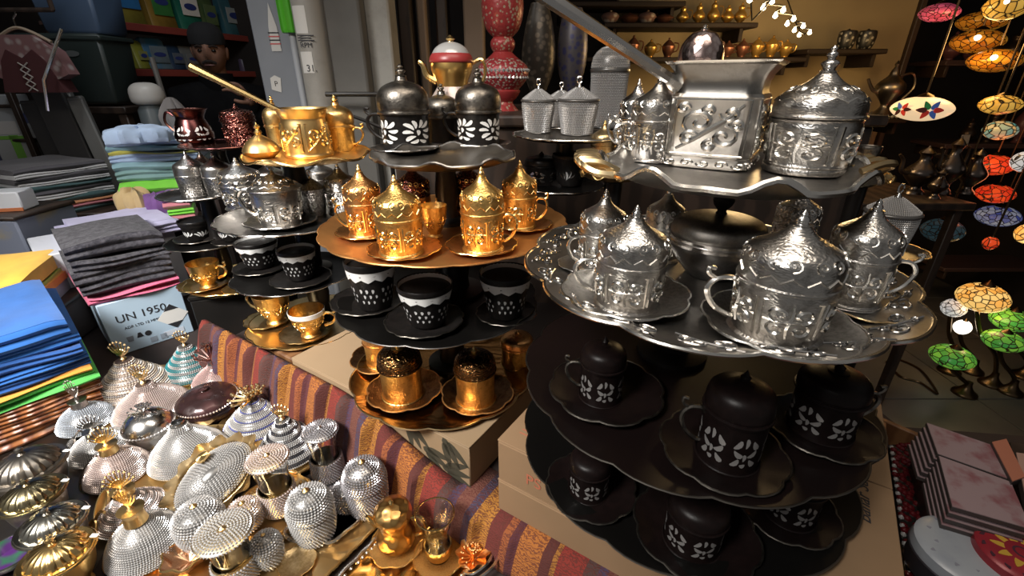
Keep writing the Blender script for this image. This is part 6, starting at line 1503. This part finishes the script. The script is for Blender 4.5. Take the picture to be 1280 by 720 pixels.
put('bag_body', lathe(smoothp([(.04,0),(.055,.06),(.045,.2),(.05,.26),(.02,.32),(.001,.33)],3), 26, lambda q,k,r_: r_*(1+.12*sin(5*q)+.08*sin(9*q+k*4))), M('cloudy plastic', (.34,.31,.30), 0, .3, trans=.3), t)
# small boxes and devices on a rack at the left edge
t = thing('rack', 'dark rack with small boxes at the left edge', 'rack', (-2.46, 2.27, 0))
for z in (1.075, 1.255, 1.40): put('shelf_board', box(.54,.22,.014,.003,z-.014), wood_d, t)
for sx, sy in ((-1,-1),(1,-1),(-1,1),(1,1)): put('upright', box(.025,.025,1.45,.002), wood_d, t, (sx*.26, sy*.10, 0))
def small(name, label, cat, px, w, pyb, pyt, z, m, deco=None, d=.12, y=2.22, mod=None):
    a = aty(px, pyb, y); h = ztop((a.x,y,0), pyt)-z; wd = w*depth((a.x,y,z))/FPX
    t = thing(name, label, cat, (a.x, y, z), .25); put('body', box(wd, d, h, .004), m, t)
    for nm, sx, sz, x, zz, mm in deco or (): put(nm, xf(box(wd*sx,.003,h*sz,.001), (wd*x,-d/2,h*zz)), mm, t)
wp = M('white package', (.34,.35,.36), 0, .5); gr_ = M('green print', (.16,.40,.05), 0, .5); bl_ = M('navy print', (.06,.07,.16), 0, .5); rd_ = M('red print', (.45,.06,.06), 0, .5)
small('device_box', 'white and red device package on the rack at the left edge', 'box', 14, 44, 163, 118, 1.256, wp, [('red_patch',.3,.25,-.1,.55,rd_),('lower_label',.8,.3,0,.1,M('pale label b', (.5,.48,.47), 0, .6))])
small('device', 'white handheld device beside the device package', 'device', 41, 16, 160, 130, 1.256, wp, [('dark_window',.4,.3,0,.45,bl_)], .05, 2.20)
small('printed_carton', 'white carton with a green stripe on the rack', 'carton', 44, 38, 212, 167, 1.076, wp, [('green_stripe',.24,.99,.06,.005,gr_),('green_top',.98,.08,0,.9,gr_)])
small('printed_carton', 'white and navy carton left of the green striped carton', 'carton', 10, 30, 214, 166, 1.076, wp, [('navy_panel',.4,.98,.25,.01,bl_)])
small('flat_box', 'white box with orange edge lying left of the striped towels', 'box', 8, 46, 250, 238, 1.10, M('bright white card', (.62,.64,.68), 0, .6), [('orange_edge',.98,.18,0,0,M('orange edge', (.5,.16,.06), 0, .6))], .08, 1.52)
t = thing('plinth', 'dark plinth under the flat white box at the left edge', 'plinth', (-1.75, 1.53, .801)); put('plinth_body', box(.30,.22,.287,.006), M('grey blue card', (.16,.18,.24), 0, .8, ('noise', 9, (.24,.21,.15), .5, .65)), t); put('plinth_top', box(.31,.23,.011,.003,.287), wood_d, t)
# patterned dress on a hanger
y = 1.98; a = aty(30, 57, y); s_ = depth(a)/FPX
t = thing('dress', 'maroon and white patterned dress with a laced front on a hanger', 'dress', (a.x, y, a.z))
wf = M('white floral cloth', (.36,.30,.29), 0, .9, ('voronoi', 30, (.20,.10,.10), .2, .45)); ma = M('maroon cloth', (.07,.018,.02), 0, .9)
put('sleeves', xf(slab([(-.13,-.02),(-.06,.035),(.06,.035),(.13,-.02),(.155,-.10),(.10,-.12),(-.10,-.12),(-.155,-.10)], .05), (0,.025,0), (pi/2,0,0)), wf, t)
put('bodice', xf(slab([(-.085,-.055),(-.05,-.015),(0,-.045),(.05,-.015),(.085,-.055),(.12,-.165),(-.12,-.165)], .06), (0,.030,0), (pi/2,0,0)), ma, t)
for s in (-1,1):
    for k in range(4): put('lacing', tube([(-s*.018,-.034,-.06-k*.025),(s*.018,-.034,-.085-k*.025)], .0025, 5), M('lace cord '+str(s)+str(k), (.40,.36,.33), 0, .8), t)
put('hanger', tube(curve([(-.11,0,.012),(-.05,0,.045),(0,0,.06),(.05,0,.045),(.11,0,.012)],5), .006, 6), M('pale wood', (.38,.30,.22), 0, .5), t)
put('hook', tube(curve([(0,0,.06),(0,0,.09),(.016,0,.105),(.012,0,.122),(0,0,.124)],4), .003, 5), silver_p, t)
o = put('rail', tube([(-2.75,y,a.z+.124-.006),(a.x+.16,y,a.z+.124-.006),(a.x+.16,y,a.z+.124-.006+.0001),(a.x+.16,y,2.748)], .008, 8), wood_d); tag(o, 'dark clothes rail carrying the patterned dress', 'rail')
p0, p1 = aty(77, 36, 1.95), aty(55, 100, 1.90); o = put('chrome_rod', tube([p0, p1, (p1.x-.03, 1.90, 1.39)], .006, 8), M('chrome', (.75,.74,.72), 1, .15)); tag(o, 'bright slanting metal rod right of the dress', 'rod')

# green brush, white pipe and stickers by the columns
def cyl_post(name, label, cat, px, w, y, m, z0=0, z1=2.75):
    a = aty(px, 60, y); r = w/2*depth(a)/FPX
    t = thing(name, label, cat, (a.x, y, z0)); put('shaft', lathe([(r,0),(r,z1-z0)], 28), m, t)
    return t, r, a
t, r, a = cyl_post('drain_pipe', 'white round pipe with paper stickers, right of the green bristles', 'pipe', 393, 38, 1.80, M('off white pipe', (.25,.235,.21), 0, .5, ('fine', 4, (.17,.16,.14), .5, .75)), .001, 2.749)
def patch(z, h, ang0, ang1, m, nm='paper_sticker'):
    V, F = [], []; n = 8
    for i in range(n+1):
        q = ang0+(ang1-ang0)*i/n
        for zz in (z, z+h): V += [((r+.0008)*cos(q), (r+.0008)*sin(q), zz)]
    for i in range(n): F.append((2*i, 2*i+2, 2*i+3, 2*i+1))
    return put(nm, (V, F), m, t)
zz = lambda py: ztop((0, 1.80, 0), py)
stk = M('sticker paper', (.50,.48,.45), 0, .6)
patch(zz(44), zz(10)-zz(44), -pi*.75, -pi*.45, stk); patch(zz(92), zz(66)-zz(92), -pi*.72, -pi*.45, stk)
text('31.', .030, ink, t, (-.018, -r-.0016, zz(90)), (pi/2,0,0)); text('RPM', .022, ink, t, (-.026,-r-.0016,zz(61)), (pi/2,0,0), 'small_lettering')
for k in range(3): put('printed_line', xf(slab([(-.03,0),(.025-.01*(k % 2),0),(.025-.01*(k % 2),.003),(-.03,.003)], .0003), (0,-r-.001,zz(47+k*3)), (pi/2,0,0)), ink, t)
struct('column_3', box(.15,.10,2.75,.006), M('pale grey post', (.19,.20,.22), 0, .5, ('noise', 4, (.15,.16,.18), .4, .7)), (aty(350, 60, 1.95).x, 1.96, 0))
a2 = aty(346, 40, 1.95)
t = thing('paper_sign', 'pale paper sticker with red and black lines on the grey post', 'sticker', (a2.x, 1.9085, ztop((0,1.91,0), 64))); sy_ = 1.0
put('sheet', xf(slab([(-.012,0),(.024,0),(.022,.08),(.006,.155),(-.008,.08)], .0008), (0,0,0), (pi/2,0,0)), stk, t)
for k in range(4): put('printed_line', xf(slab([(-.014,0),(.026,0),(.026,.004),(-.014,.004)], .0006), (0,-.0009,.022+k*.012), (pi/2,0,0)), ink if k % 2 else rd_, t)
t2 = thing('paper_sign', 'small torn paper scrap low on the grey post', 'sticker', (aty(352,108,1.95).x, 1.9085, ztop((0,1.91,0), 112))); put('sheet', xf(slab([(-.02,0),(.015,-.01),(.022,.04),(.0,.05),(-.018,.04)], .0008), (0,0,0), (pi/2,0,0)), stk, t2); text('P', .026, ink, t2, (-.006,-.0012,.012), (pi/2,0,0))
a = aty(364, 42, 1.82); zt = a.z; r = 12*depth(a)/FPX
t = thing('broom', 'bright green ribbed plastic broom head hanging by the white pipe', 'broom', (a.x, 1.83, .002)); gm = M('bright green plastic', (.07,.36,.02), 0, .4)
put('broom_head', lathe([(r*.9,zt),(r,zt+.01),(r*1.02,zt+.34)], 40, lambda q,k,r_: r_*(1+.05*cos(12*q))), gm, t); put('stick', lathe([(.013,0),(.013,zt+.01)], 12), M('pale stick', (.30,.31,.33), 0, .5), t)
a = aty(470, 118, 1.70); t = thing('bracket', 'dark bent metal bracket with chain in front of the grey column', 'bracket', (a.x-.16, 1.72, a.z)); zb2 = -a.z+.002
put('arm', tube([(-.02,0,0),(.17,0,0),(.185,0,-.02),(.185,0,-.12),(.185,0,zb2)], .008, 8), black, t); put('brace', tube([(.03,0,-.06),(.10,0,-.085),(.185,0,-.12)], .006, 6), black, t)
